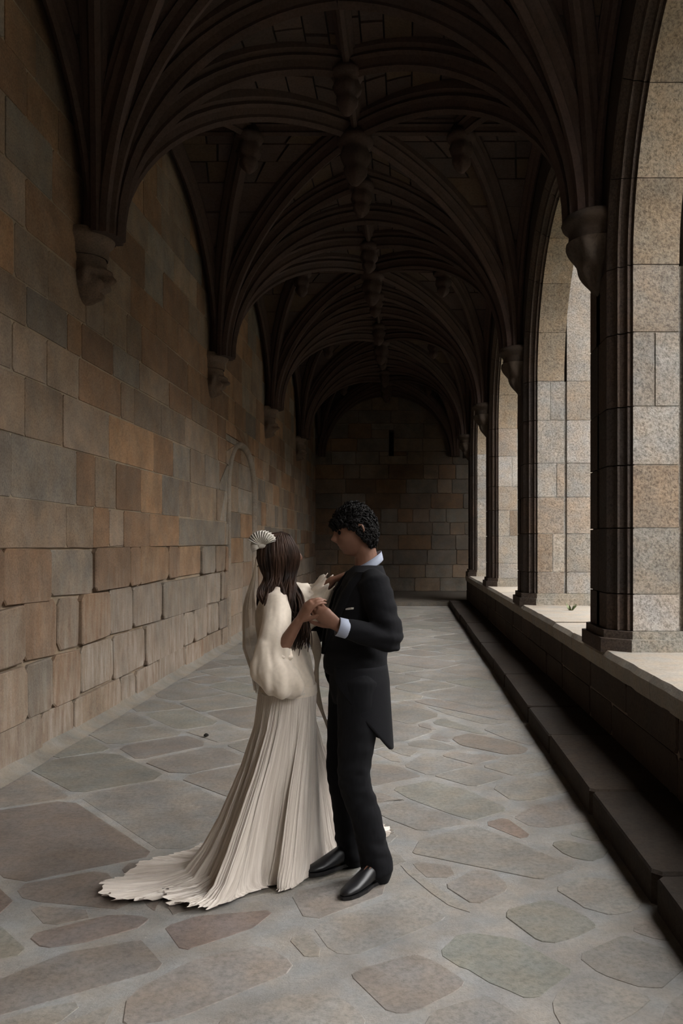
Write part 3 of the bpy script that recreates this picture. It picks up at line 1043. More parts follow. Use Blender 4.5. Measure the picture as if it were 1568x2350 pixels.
mb.add(*box_vf(3.6, 24, YN - 6.5, YN - 5.8, -0.3, 8.0), srgb(104, 94, 84))  # unseen south range, added to dim the light on the end wall
mb.build('masonry', M_WALLB, added_court_wall)
# ---------------------------------------------------------------- people: helpers
def Wp(px, py, Y):
    """point seen at a pixel, at depth Y (used to take body measures off the photograph)"""
    return Vector(((px - VPX) * Y / FPX, Y, HCAM - (py - VPY) * Y / FPX))

def catmull(pts, n):
    P = [np.array(p, float) for p in pts]
    P = [2 * P[0] - P[1]] + P + [2 * P[-1] - P[-2]]
    out = []
    m = len(P) - 3
    for s in range(n):
        u = s / (n - 1) * m
        i = min(int(u), m - 1)
        t = u - i
        a, b, c, d = P[i:i + 4]
        out.append(0.5 * ((2 * b) + (c - a) * t + (2 * a - 5 * b + 4 * c - d) * t * t + (3 * b - a - 3 * c + d) * t ** 3))
    return np.array(out)

def tube(pts, radii, n=12, seg=None, flat=1.0, flat_dir=None, smooth_path=True):
    """closed limb along a path; radii interpolated; optional flattening across flat_dir"""
    seg = seg or max(4, 5 * (len(pts) - 1))
    C = catmull(pts, seg + 1) if smooth_path and len(pts) > 2 else np.array([np.array(pts[0]) + (np.array(pts[-1]) - np.array(pts[0])) * i / seg for i in range(seg + 1)])
    R = np.interp(np.linspace(0, len(radii) - 1, seg + 1), range(len(radii)), radii)
    T = np.gradient(C, axis=0)
    T /= np.linalg.norm(T, axis=1)[:, None] + 1e-12
    up = np.array(flat_dir if flat_dir is not None else ((0, 0, 1) if abs(T[0][2]) < 0.9 else (1, 0, 0)), float)
    v = []
    # hemispherical ends
    rings = [(C[0] - T[0] * R[0] * 0.85, R[0] * 0.45, T[0])] + [(C[i], R[i], T[i]) for i in range(seg + 1)] + [(C[-1] + T[-1] * R[-1] * 0.85, R[-1] * 0.45, T[-1])]
    for c, r, t in rings:
        a = up - t * np.dot(up, t)
        if np.linalg.norm(a) < 1e-4:
            a = np.array((0, 1, 0)) - t * t[1]
        a /= np.linalg.norm(a)
        up = a if flat_dir is None else up
        b = np.cross(t, a)
        for k in range(n):
            an = 2 * PI * k / n
            v.append(c + r * (a * math.cos(an) * flat + b * math.sin(an)))
    m = len(rings)
    f = [(i * n + k, i * n + (k + 1) % n, (i + 1) * n + (k + 1) % n, (i + 1) * n + k) for i in range(m - 1) for k in range(n)]
    f += [tuple(range(n))[::-1], tuple(range((m - 1) * n, m * n))]
    return v, f

def loft(levels, n, f_dir, l_dir, cap=True, power=2.0):
    """levels: (x, y, z, half width across, half depth, [dz by angle function])"""
    v = []
    for lv in levels:
        x, y, z, a, b = lv[:5]
        for k in range(n):
            an = 2 * PI * k / n
            c, s = math.cos(an), math.sin(an)
            e = 2 / power
            cc, ss = math.copysign(abs(c) ** e, c), math.copysign(abs(s) ** e, s)
            p = Vector((x, y, z)) + Vector(f_dir) * (b * cc) + Vector(l_dir) * (a * ss)
            v.append(tuple(p))
    m = len(levels)
    f = [(i * n + k, i * n + (k + 1) % n, (i + 1) * n + (k + 1) % n, (i + 1) * n + k) for i in range(m - 1) for k in range(n)]
    if cap:
        f += [tuple(range(n))[::-1], tuple(range((m - 1) * n, m * n))]
    return v, f

def fuse(parts, voxel, smooth=3, factor=0.5):
    """union of closed solids as one continuous skin"""
    mb = MB()
    for v, f in parts:
        mb.add(v, f)
    me = bpy.data.meshes.new('tmp')
    me.from_pydata(mb.v, [], mb.f)
    bm = bmesh.new(); bm.from_mesh(me)
    bmesh.ops.recalc_face_normals(bm, faces=bm.faces)
    bm.to_mesh(me); bm.free()
    o = bpy.data.objects.new('tmp', me)
    COL.objects.link(o)
    r = o.modifiers.new('r', 'REMESH'); r.mode = 'VOXEL'; r.voxel_size = voxel
    s = o.modifiers.new('s', 'SMOOTH'); s.iterations = smooth; s.factor = factor
    dg = bpy.context.evaluated_depsgraph_get()
    dg.update()
    m2 = bpy.data.meshes.new_from_object(o.evaluated_get(dg))
    V = np.zeros(len(m2.vertices) * 3); m2.vertices.foreach_get('co', V)
    NN = np.zeros(len(m2.vertices) * 3); m2.vertices.foreach_get('normal', NN)
    F = [tuple(p.vertices) for p in m2.polygons]
    bpy.data.objects.remove(o); bpy.data.meshes.remove(me); bpy.data.meshes.remove(m2)
    return V.reshape(-1, 3), F, NN.reshape(-1, 3)

def frame(d, back):
    d = Vector(d).normalized()
    b = Vector(back); b = (b - d * b.dot(d)).normalized()
    return d, b

def hand(wrist, d, back, thumb_sign, curls, spread=0.06, scale=1.0, thumb=(0.55, 0.75, -0.35), thumb_curl=0.5):
    """palm, four unequal fingers and a thumb; d = wrist to knuckles, back = out of the back of the hand"""
    d, b = frame(d, back)
    lat = d.cross(b) * thumb_sign                  # towards the thumb
    w = Vector(wrist)
    P = lambda x, y, z: tuple(w + (d * x + lat * y + b * z) * scale)
    parts = [tube([P(-0.02, 0, 0), P(0.03, 0.0, 0.0), P(0.08, 0.0, 0.0)], [0.026 * scale, 0.034 * scale, 0.040 * scale], n=14, seg=8, flat=0.48, flat_dir=b)]
    ys = [0.029, 0.0095, -0.010, -0.028]
    L = [(0.042, 0.026, 0.021), (0.046, 0.030, 0.022), (0.043, 0.027, 0.021), (0.034, 0.021, 0.018)]
    x0 = [0.083, 0.088, 0.085, 0.077]
    for i in range(4):
        p = Vector((x0[i] - 0.02, ys[i], 0.0)); ang = 0.0
        pts = [P(*p)]
        p = Vector((x0[i], ys[i], 0.002)); pts.append(P(*p))
        sp = spread * (1.5 - i)
        for j in range(3):
            ang += curls[i] * (0.8, 1.0, 0.7)[j]
            p = p + Vector((math.cos(ang) * math.cos(sp), math.cos(ang) * math.sin(sp), -math.sin(ang))) * L[i][j]
            pts.append(P(*p))
        r = (0.0098, 0.0092, 0.0086, 0.0078, 0.0062)
        k = 0.88 if i == 3 else 1.0
        parts.append(tube(pts, [q * k * scale for q in r], n=10, seg=16))
    t = Vector(thumb).normalized()
    p = Vector((0.018, 0.018, -0.006)); pts = [P(*p)]
    for j, Lj in enumerate((0.042, 0.034, 0.027)):
        p = p + t * Lj
        pts.append(P(*p))
        t = (t + Vector((0.5, -0.35, -0.1)) * thumb_curl * 0.6).normalized()
    parts.append(tube(pts, [0.015 * scale, 0.0125 * scale, 0.0105 * scale, 0.0075 * scale], n=10, seg=12))
    return parts

def head(center, fwd, up, w=0.076, dpt=0.096, h=0.116, female=False):
    """head with brow, eye sockets, nose, lips, chin, jaw and ears, plus the eyes as lids"""
    f_ = Vector(fwd).normalized()
    u_ = Vector(up); u_ = (u_ - f_ * u_.dot(f_)).normalized()
    l_ = u_.cross(f_)
    nt, na = 46, 64
    v = []
    for i in range(nt + 1):
        th = PI * i / nt
        for j in range(na):
            an = 2 * PI * j / na                   # 0 = face
            x, y, z = math.sin(th) * math.sin(an), math.sin(th) * math.cos(an), math.cos(th)
            X, Y, Z = x * w, y * dpt, z * h
            if z < 0:                               # jaw
                k = (-z) ** 1.4
                X *= 1 - 0.30 * k
                if y < 0: Y *= 1 - 0.45 * k
                Y += 0.012 * k
            g = lambda cx, cz, sx, sz: math.exp(-((X - cx) / sx) ** 2 - ((Z - cz) / sz) ** 2) if y > 0 else 0.0
            k = 1.0 if not female else 0.8
            out = 0.0
            out += 0.030 * k * g(0, -0.022, 0.011, 0.017) + 0.014 * g(0, 0.002, 0.009, 0.020)      # nose
            out += 0.006 * k * g(0, 0.026, 0.045, 0.012)                                           # brow
            out -= 0.012 * (g(0.031, 0.008, 0.017, 0.013) + g(-0.031, 0.008, 0.017, 0.013))        # sockets
            out += 0.006 * (g(0.030, 0.006, 0.010, 0.007) + g(-0.030, 0.006, 0.010, 0.007))        # lids
            out += 0.009 * g(0, -0.056, 0.022, 0.006) + 0.009 * g(0, -0.068, 0.019, 0.006)         # lips
            out -= 0.006 * g(0, -0.0615, 0.026, 0.003)
            out += 0.012 * g(0, -0.098, 0.022, 0.015)                                              # chin
            out += 0.005 * (g(0.045, -0.025, 0.02, 0.02) + g(-0.045, -0.025, 0.02, 0.02))          # cheeks
            Y += out
            v.append(tuple(Vector(center) + l_ * X + f_ * Y + u_ * Z))
    f = [(i * na + j, i * na + (j + 1) % na, (i + 1) * na + (j + 1) % na, (i + 1) * na + j) for i in range(nt) for j in range(na)]
    parts = [(v, f)]
    for s in (() if female else (-1, 1)):           # ears: a rim and a lobe
        c = Vector(center) + l_ * (s * (w + 0.001)) - f_ * 0.012
        rim = []
        for k in range(9):
            a = -0.6 + k / 8 * 4.2
            rim.append(tuple(c + u_ * (0.006 + 0.026 * math.sin(a)) + f_ * (0.016 * math.cos(a)) + l_ * (s * (0.010 - 0.004 * math.cos(a)))))
        parts.append(tube(rim, [0.006, 0.0065, 0.007, 0.0065, 0.006], n=8, seg=20))
        parts.append(tube([tuple(c + u_ * 0.02 - l_ * (s * 0.006)), tuple(c - u_ * 0.016 + l_ * (s * 0.002))], [0.014, 0.010], n=10, seg=6, flat=0.5, flat_dir=l_))
    return parts, (f_, u_, l_)

def cloth_folds(V, NN, amp, freq, axis_scale=(1, 1, 1), seed=0.0, weight=None):
    W = np.array([mnoise.noise((p[0] * freq * axis_scale[0] + seed, p[1] * freq * axis_scale[1], p[2] * freq * axis_scale[2])) for p in V])
    W = W if weight is None else W * weight
    return V + NN * (amp * W)[:, None]

# ---------------------------------------------------------------- people: materials
def plain_mat(name, col, rough=0.7, spec=0.3, sheen=0.0, bump=0.0, bscale=200, vary_=0.0, aniso=(1, 1, 1)):
    m, nt, b = new_mat(name)
    L = nt.links
    c = None
    co = N(nt, 'ShaderNodeNewGeometry').outputs['Position']
    mp = N(nt, 'ShaderNodeMapping'); mp.inputs['Scale'].default_value = aniso
    L.new(co, mp.inputs['Vector'])
    n1 = N(nt, 'ShaderNodeTexNoise', i_Scale=float(bscale), i_Detail=4.0)
    L.new(mp.outputs[0], n1.inputs['Vector'])
    r = ramp(nt, [(0.3, tuple(u * (1 - vary_) for u in col)), (0.7, tuple(min(1, u * (1 + vary_)) for u in col))])
    L.new(n1.outputs[0], r.inputs[0])
    L.new(r.outputs[0], b.inputs['Base Color'])
    b.inputs['Roughness'].default_value = rough
    b.inputs['Specular IOR Level'].default_value = spec
    b.inputs['Sheen Weight'].default_value = sheen
    if bump:
        bp = N(nt, 'ShaderNodeBump', i_Strength=bump, i_Distance=0.002)
        L.new(n1.outputs[0], bp.inputs['Height'])
        L.new(bp.outputs[0], b.inputs['Normal'])
    return m
M_SKIN = plain_mat('skin', (0.17, 0.083, 0.054), rough=0.55, spec=0.35, vary_=0.08, bscale=40)
M_SKIN2 = plain_mat('skin_fair', (0.185, 0.092, 0.060), rough=0.55, spec=0.35, vary_=0.08, bscale=40)
M_SUIT = plain_mat('suit_wool', (0.0062, 0.0062, 0.0076), rough=0.9, spec=0.12, sheen=0.02, vary_=0.25, bscale=260, bump=0.2)
M_TROU = plain_mat('trouser_wool', (0.0060, 0.0060, 0.0072), rough=0.9, spec=0.12, sheen=0.02, vary_=0.3, bscale=120, aniso=(1, 1, 0.15))
M_SHIRT = plain_mat('shirt_cotton', (0.30, 0.33, 0.41), rough=0.8, vary_=0.03)
M_SHOE = plain_mat('black_leather', (0.006, 0.006, 0.007), rough=0.4, spec=0.45)
M_HAIRM = plain_mat('black_hair', (0.0042, 0.0036, 0.0034), rough=0.75, spec=0.15, vary_=0.3, bscale=90)
M_HAIRW = plain_mat('brown_hair', (0.026, 0.0125, 0.0072), rough=0.6, spec=0.22, vary_=0.75, bscale=26, aniso=(1, 1, 0.25))
M_SILK = plain_mat('cream_crepe', (0.62, 0.54, 0.445), rough=0.6, spec=0.35, sheen=0.25, vary_=0.05, bscale=60, bump=0.15)
def pleat_mat():
    m, nt, b = new_mat('pleated_cream_silk')
    L = nt.links
    at = N(nt, 'ShaderNodeAttribute', attribute_name='pleat')
    n1 = N(nt, 'ShaderNodeTexNoise', i_Scale=1.0, i_Detail=3.0, i_Roughness=0.6)
    L.new(at.outputs['Vector'], n1.inputs['Vector'])
    r = ramp(nt, [(0.3, (0.40, 0.345, 0.29)), (0.7, (0.66, 0.60, 0.535))])
    L.new(n1.outputs[0], r.inputs[0])
    L.new(r.outputs[0], b.inputs['Base Color'])
    b.inputs['Roughness'].default_value = 0.34
    b.inputs['Specular IOR Level'].default_value = 0.5
    b.inputs['Sheen Weight'].default_value = 0.15
    bp = N(nt, 'ShaderNodeBump', i_Strength=0.9, i_Distance=0.006)
    L.new(n1.outputs[0], bp.inputs['Height'])
    L.new(bp.outputs[0], b.inputs['Normal'])
    return m
M_PLEAT = pleat_mat()
M_BOW = plain_mat('ivory_tulle', (0.46, 0.43, 0.38), rough=0.7, vary_=0.05)
def veil_mat():
    m, nt, b = new_mat('sheer_veil')
    out = nt.nodes['Material Output']
    tr = N(nt, 'ShaderNodeBsdfTransparent')
    mx = N(nt, 'ShaderNodeMixShader')
    b.inputs['Base Color'].default_value = (0.34, 0.27, 0.195, 1)
    b.inputs['Roughness'].default_value = 0.7
    mx.inputs[0].default_value = 0.5
    nt.links.new(tr.outputs[0], mx.inputs[1])
    nt.links.new(b.outputs[0], mx.inputs[2])
    nt.links.new(mx.outputs[0], out.inputs[0])
    return m
M_VEIL = veil_mat()

# ---------------------------------------------------------------- the man
man = empty('person', (-0.22, 3.92, 0.0), 'man with curly black hair in a black tailcoat, holding the hand of the woman', 'person', 'dancing couple')
fm = Vector((-0.95, -0.31, 0)).normalized()
lm = Vector((-fm.y, fm.x, 0))                       # his left, towards the camera
def MC(z):                                          # axis of his trunk
    return Vector((np.interp(z, [0.5, 0.92, 1.2, 1.4, 1.52], [-0.257, -0.254, -0.240, -0.203, -0.190]), 3.92, z))
S_L, S_R = MC(1.43) + lm * 0.175, MC(1.43) - lm * 0.175
E_L, Wr_L = Vector((-0.075, 3.685, 1.165)), Vector((-0.300, 3.615, 1.232))
E_R, Wr_R = Vector((-0.39, 4.14, 1.20)), Vector((-0.535, 4.145, 1.10))
S_L.z = S_R.z = 1.425
H_L, H_R = MC(0.92) + lm * 0.09, MC(0.92) - lm * 0.09
K_L, K_R = Vector((-0.245, 3.80, 0.49)), Vector((-0.318, 3.965, 0.50))
A_L, A_R = Vector((-0.132, 3.80, 0.10)), Vector((-0.270, 3.985, 0.10))
T_L, T_R = Vector((-0.305, 3.57, 0.03)), Vector((-0.43, 3.86, 0.045))
hc = Vector((-0.247, 3.90, 1.668))
fh = Vector((-0.97, -0.20, -0.16)).normalized()
hparts, (hf, hu, hl) = head(hc, fh, (0, 0, 1))
d_l = Vector((-0.78, -0.06, 0.60))
b_l = Vector((0.05, -0.95, -0.20))
hand_l = hand(Wr_L + d_l.normalized() * 0.015, d_l, b_l, -1, (0.55, 0.50, 0.55, 0.62), spread=0.03, scale=1.02, thumb=(0.75, 0.55, -0.10), thumb_curl=0.5)
hand_r = hand(Wr_R, (-0.9, -0.1, -0.1), (0.1, 0.9, 0.3), 1, (0.15, 0.15, 0.15, 0.2), scale=1.0)
body = hparts + hand_l + hand_r
nb = MC(1.50)
body.append(tube([tuple(nb - Vector((0, 0, 0.05))), tuple(nb + Vector((-0.005, 0, 0.05))), tuple(hc - hf * 0.02 - Vector((0, 0, 0.03)))], [0.064, 0.056, 0.056], n=16, seg=8))
body.append(loft([(*MC(0.84), 0.14, 0.10), (*MC(0.95), 0.155, 0.105), (*MC(1.1), 0.145, 0.10), (*MC(1.28), 0.155, 0.105), (*MC(1.38), 0.145, 0.085), (*MC(1.44), 0.10, 0.06), (*MC(1.5), 0.055, 0.052)], 28, fm, lm))
for s, e, w_ in ((S_L, E_L, Wr_L), (S_R, E_R, Wr_R)):
    body.append(tube([tuple(s), tuple(s * 0.5 + e * 0.5), tuple(e)], [0.040, 0.044, 0.040], n=12))
    body.append(tube([tuple(e), tuple(e * 0.5 + w_ * 0.5), tuple(w_)], [0.041, 0.037, 0.026], n=12))
for hh, k_, a_, t_ in ((H_L, K_L, A_L, T_L), (H_R, K_R, A_R, T_R)):
    body.append(tube([tuple(hh), tuple(hh * 0.5 + k_ * 0.5), tuple(k_)], [0.085, 0.072, 0.054], n=14))
    body.append(tube([tuple(k_), tuple(k_ * 0.6 + a_ * 0.4), tuple(a_)], [0.053, 0.05, 0.036], n=14))
    body.append(tube([tuple(a_), tuple(Vector((a_.x, a_.y, 0.05)) * 0.5 + t_ * 0.5)], [0.036, 0.03], n=10))
V, F, NN = fuse(body, 0.0045, 2)
mesh_obj('body', V, F, M_SKIN, man, True)
# eyes and brows
for s in (-1, 1):
    c = hc + hl * (s * 0.030) + hf * 0.080 + hu * 0.008
    v, f = lathe([(0.001, -0.011, 0), (0.008, -0.008, 0), (0.011, 0, 0), (0.008, 0.008, 0), (0.001, 0.011, 0)], 10, c.x, c.y, c.z)
    mesh_obj('eye', v, f, M_HAIRM, man, True)
    pts = [tuple(hc + hl * (s * a) + hf * d + hu * z) for a, d, z in ((0.012, 0.098, 0.026), (0.030, 0.094, 0.031), (0.048, 0.078, 0.026))]
    mesh_obj('eyebrow', *tube(pts, [0.004, 0.0045, 0.002], n=6, seg=8), M_HAIRM, man, True)
# curly hair
hr = random.Random(3)
mb = MB()
def scalp_pt(an, el, k=1.0):
    x, y, z = math.cos(el) * math.sin(an), math.cos(el) * math.cos(an), math.sin(el)
    return hc + (hl * (x * 0.078) + hf * (y * 0.097) + hu * (z * 0.117)) * k
def in_hair(an, el):
    a = abs(((an + PI) % (2 * PI)) - PI)
    lim = np.interp(a, [0, 0.7, 1.15, 1.45, 1.75, 2.3, PI], [0.38, 0.32, 0.18, 0.06, -0.35, -0.72, -0.80])
    return el > lim
cap_v = []
ne, na = 16, 40
for i in range(ne + 1):
    for j in range(na):
        an = 2 * PI * j / na
        a = abs(((an + PI) % (2 * PI)) - PI)
        lo = np.interp(a, [0, 0.7, 1.15, 1.6, 1.9, 2.3, PI], [0.46, 0.40, 0.22, 0.12, -0.35, -0.72, -0.80])
        el = lo + (PI / 2 - lo) * i / ne
        cap_v.append(tuple(scalp_pt(an, el, 1.07 + 0.05 * (i / ne))))
cap_f = [(i * na + j, i * na + (j + 1) % na, (i + 1) * na + (j + 1) % na, (i + 1) * na + j) for i in range(ne) for j in range(na)]
mb.add(cap_v, cap_f)
for k in range(60):                                     # curls of the fringe, tumbling over the brow
    an, el = hr.uniform(-0.9, 0.9), hr.uniform(0.42, 0.62)
    p = scalp_pt(an, el, 1.12)
    out = (scalp_pt(an, el, 1.2) - hc).normalized()
    a1 = out.cross(hu).normalized()
    pts = []
    for q in range(9):
        t = q / 8
        ph = t * 8 + k
        pts.append(tuple(p + out * (0.016 * math.sin(PI * t) + 0.005) - hu * (0.040 * t) + (a1 * math.cos(ph) + out * math.sin(ph)) * 0.008))
    mb.add(*tube(pts, [0.004, 0.005, 0.0045, 0.002], n=5, seg=12))
cnt = 0
while cnt < 640:
    an, el = hr.uniform(-PI, PI), math.asin(hr.uniform(-0.75, 1))
    if not in_hair(an, el): continue
    cnt += 1
    top = max(0, math.sin(el))
    base = scalp_pt(an, el, 1.05)
    out = (scalp_pt(an, el, 1.2) - hc).normalized()
    a1 = out.cross(Vector((hr.uniform(-1, 1), hr.uniform(-1, 1), hr.uniform(-1, 1)))).normalized()
    a2 = out.cross(a1)
    R_, hgt = hr.uniform(0.007, 0.012), hr.uniform(0.014, 0.028) * (0.6 + 0.8 * top)
    turns = hr.uniform(1.1, 1.8)
    pts = []
    for k in range(9):
        t = k / 8
        ph = t * turns * 2 * PI
        pts.append(tuple(base + out * (hgt * t) + (a1 * math.cos(ph) + a2 * math.sin(ph)) * R_ * (1 - 0.3 * t) - hu * (0.004 * t)))
    mb.add(*tube(pts, [0.0042, 0.005, 0.0045, 0.002], n=5, seg=12))
mb.build('hair', M_HAIRM, man, True)

# trousers
tr = []
for hh, k_, a_ in ((H_L, K_L, A_L), (H_R, K_R, A_R)):
    tr.append(tube([tuple(hh + Vector((0, 0, 0.03))), tuple(hh * 0.5 + k_ * 0.5), tuple(k_), tuple(k_ * 0.5 + a_ * 0.5), tuple(a_ + Vector((0, 0, -0.052)))], [0.105, 0.094, 0.076, 0.074, 0.075], n=22, seg=24))
tr.append(loft([(*MC(0.83), 0.10, 0.10), (*MC(0.9), 0.165, 0.12), (*MC(1.0), 0.16, 0.115), (*MC(1.04), 0.155, 0.11)], 26, fm, lm))
V, F, NN = fuse(tr, 0.008, 3)
wt = np.clip(np.exp(-((V[:, 2] - 0.48) / 0.09) ** 2) + 0.7 * np.exp(-((V[:, 2] - 0.15) / 0.08) ** 2) + 0.3, 0, 1)
V = cloth_folds(V, NN, 0.011, 12, (1.2, 1.2, 1.9), 4.0, wt)
mesh_obj('trousers', V, F, M_TROU, man, True)

# tailcoat: trunk, sleeves and the cut-away skirts
co_ = [loft([(*MC(0.975), 0.140, 0.140), (*MC(1.0), 0.158, 0.156), (*MC(1.05), 0.160, 0.157), (*MC(1.15), 0.168, 0.155), (*MC(1.28), 0.186, 0.145), (*MC(1.37), 0.192, 0.132), (*MC(1.43), 0.182, 0.108), (*MC(1.475), 0.128, 0.085), (*(MC(1.505) - fm * 0.01), 0.075, 0.07)], 36, fm, lm)]
for s, e, w_, in ((S_L, E_L, Wr_L), (S_R, E_R, Wr_R)):
    wv = (w_ - e).normalized()
    w2 = w_ - wv * 0.032
    co_.append(tube([tuple(s + (MC(1.43) - s) * 0.12), tuple(s * 0.5 + e * 0.5), tuple(e)], [0.076, 0.072, 0.066], n=18, seg=14))
    co_.append(tube([tuple(e), tuple(e * 0.5 + w2 * 0.5), tuple(w2)], [0.064, 0.057, 0.046], n=18, seg=12))
V, F, NN = fuse(co_, 0.007, 4)
dE = np.linalg.norm(V - np.array(E_L), axis=1)
wt = 0.25 + 0.9 * np.exp(-(dE / 0.13) ** 2)
V = cloth_folds(V, NN, 0.018, 14, (0.7, 0.7, 1.9), 2.0, wt)
mesh_obj('tailcoat', V, F, M_SUIT, man, True)
# skirts of the coat
nphi, nz = 40, 18
v = []
for lay in (0, 1):
    for i in range(nz + 1):
        for j in range(nphi + 1):
            ph = 0.62 + (2 * PI - 1.24) * j / nphi            # 0 = front, open at the front
            a = abs(ph - PI) / (PI - 0.62)                    # 0 back, 1 front edge
            zb = 0.615 + 0.36 * max(0.0, (a - 0.28) / 0.72) ** 1.15
            z = 1.02 + (zb - 1.02) * i / nz
            t = (1.02 - z) / 0.4
            aw, bd = 0.159 + 0.024 * min(1, t * 5) + 0.018 * t, 0.157 + 0.010 * min(1, t * 5) + 0.006 * t
            rr = 1 + 0.03 * t * math.sin(ph * 5 + 1) - lay * 0.035
            c = MC(max(0.92, z))
            c = Vector((c.x, c.y, z)) - fm * (0.015 * t)
            v.append(tuple(c + fm * (bd * math.cos(ph) * rr) + lm * (aw * math.sin(ph) * rr)))
m = nphi + 1
o = (nz + 1) * m
f = []
for i in range(nz):
    for j in range(nphi):
        q = (i * m + j, i * m + j + 1, (i + 1) * m + j + 1, (i + 1) * m + j)
        f.append(q); f.append(tuple(o + x for x in q[::-1]))
for j in range(nphi):
    f.append((nz * m + j, nz * m + j + 1, o + nz * m + j + 1, o + nz * m + j)); f.append((j + 1, j, o + j, o + j + 1))
for i in range(nz):
    f.append((i * m, (i + 1) * m, o + (i + 1) * m, o + i * m)); f.append((i * m + nphi, o + i * m + nphi, o + (i + 1) * m + nphi, (i + 1) * m + nphi))
mesh_obj('coat_tails', v, f, M_SUIT, man, True)
# lapels: folded bands from the collar to the waist
for s in (1, -1):
    v = []
    for k in range(13):
        t = k / 12
        z = 1.475 - 0.40 * t
        w0, w1 = 0.085 - 0.075 * t, (0.085 - 0.075 * t) + 0.062 * math.sin(PI * min(1, 0.25 + t * 0.75)) + 0.004
        for wi, lift in ((w0, 0.010), ((w0 + w1) / 2, 0.016), (w1, 0.008), (w1, -0.01), (w0, -0.01)):
            dp = np.interp(z, [1.05, 1.28, 1.37, 1.43, 1.475], [0.157, 0.145, 0.132, 0.110, 0.088])
            aw = np.interp(z, [1.05, 1.28, 1.37, 1.43, 1.475], [0.160, 0.186, 0.192, 0.178, 0.125])
            q = min(0.98, wi / aw)
            c = MC(z)
            v.append(tuple(c + lm * (s * wi) + fm * (dp * math.sqrt(1 - q * q) + lift)))
    f = [(i * 5 + j, i * 5 + (j + 1) % 5, (i + 1) * 5 + (j + 1) % 5, (i + 1) * 5 + j) for i in range(12) for j in range(5)]
    f += [tuple(range(5)), tuple(range(64, 59, -1))]
    mesh_obj('lapel', v, f, M_SUIT, man, True)
# shirt collar, tie, cuffs, pocket square, waistcoat front
v = []
nc = 36
cb = nb + Vector((0, 0, -0.012)) - fm * 0.004
tilt = lambda ph: -0.042 * math.cos(ph)                     # lower in front
for r, z in ((0.066, 0.0), (0.064, 0.042), (0.067, 0.046), (0.076, 0.004), (0.070, -0.004)):
    for j in range(nc):
        ph = 2 * PI * j / nc
        dz = tilt(ph) - (0.02 if r > 0.07 else 0) * max(0, math.cos(ph)) ** 3
        v.append(tuple(cb + fm * (r * 1.02 * math.cos(ph)) + lm * (r * 1.0 * math.sin(ph)) + Vector((0, 0, z + dz))))
f = [(i * nc + j, i * nc + (j + 1) % nc, ((i + 1) % 5) * nc + (j + 1) % nc, ((i + 1) % 5) * nc + j) for i in range(5) for j in range(nc)]
mesh_obj('shirt_collar', v, f, M_SHIRT, man, True)
tie = [tube([tuple(cb + fm * 0.072 + Vector((0, 0, -0.035))), tuple(cb + fm * 0.082 + Vector((0, 0, -0.062)))], [0.018, 0.014], n=10, seg=4, flat=0.6, flat_dir=fm),
       tube([tuple(cb + fm * 0.080 + Vector((0, 0, -0.06))), tuple(MC(1.38) + fm * 0.128), tuple(MC(1.2) + fm * 0.136)], [0.012, 0.022, 0.034], n=10, seg=10, flat=0.3, flat_dir=fm)]
mb = MB()
for q in tie: mb.add(*q)
mb.build('tie', M_SUIT, man, True)
for e, w_ in ((E_L, Wr_L), (E_R, Wr_R)):
    wv = (w_ - e).normalized()
    a1 = wv.cross(Vector((0, 0, 1))).normalized(); a2 = wv.cross(a1)
    v = []
    for r, t in ((0.040, -0.045), (0.0445, -0.035), (0.0435, 0.010), (0.040, 0.012), (0.036, -0.02)):
        for j in range(24):
            ph = 2 * PI * j / 24
            v.append(tuple(w_ + wv * t + (a1 * math.cos(ph) + a2 * math.sin(ph)) * r))
    f = [(i * 24 + j, i * 24 + (j + 1) % 24, ((i + 1) % 5) * 24 + (j + 1) % 24, ((i + 1) % 5) * 24 + j) for i in range(5) for j in range(24)]
    mesh_obj('shirt_cuff', v, f, M_SHIRT, man, True)
pc = MC(1.305)
q0 = 0.115 / 0.187
pcp = pc + lm * 0.148 + fm * (0.144 * math.sqrt(1 - (0.148 / 0.189) ** 2) + 0.005)
tl = (lm * 0.66 - fm * 0.75).normalized()
v = []
for a, z in ((-0.015, -0.007), (-0.014, 0.0), (0.0, 0.004), (0.015, 0.006), (0.016, -0.003)):
    for o_ in (-0.012, 0.007):
        v.append(tuple(pcp + tl * a + Vector((0, 0, z)) + fm * o_))
f = [(0, 2, 4, 6, 8), (9, 7, 5, 3, 1)] + [(2 * i, 2 * i + 1, (2 * i + 3) % 10, (2 * i + 2) % 10) for i in range(5)]
mesh_obj('pocket_square', v, f, M_BOW, man)
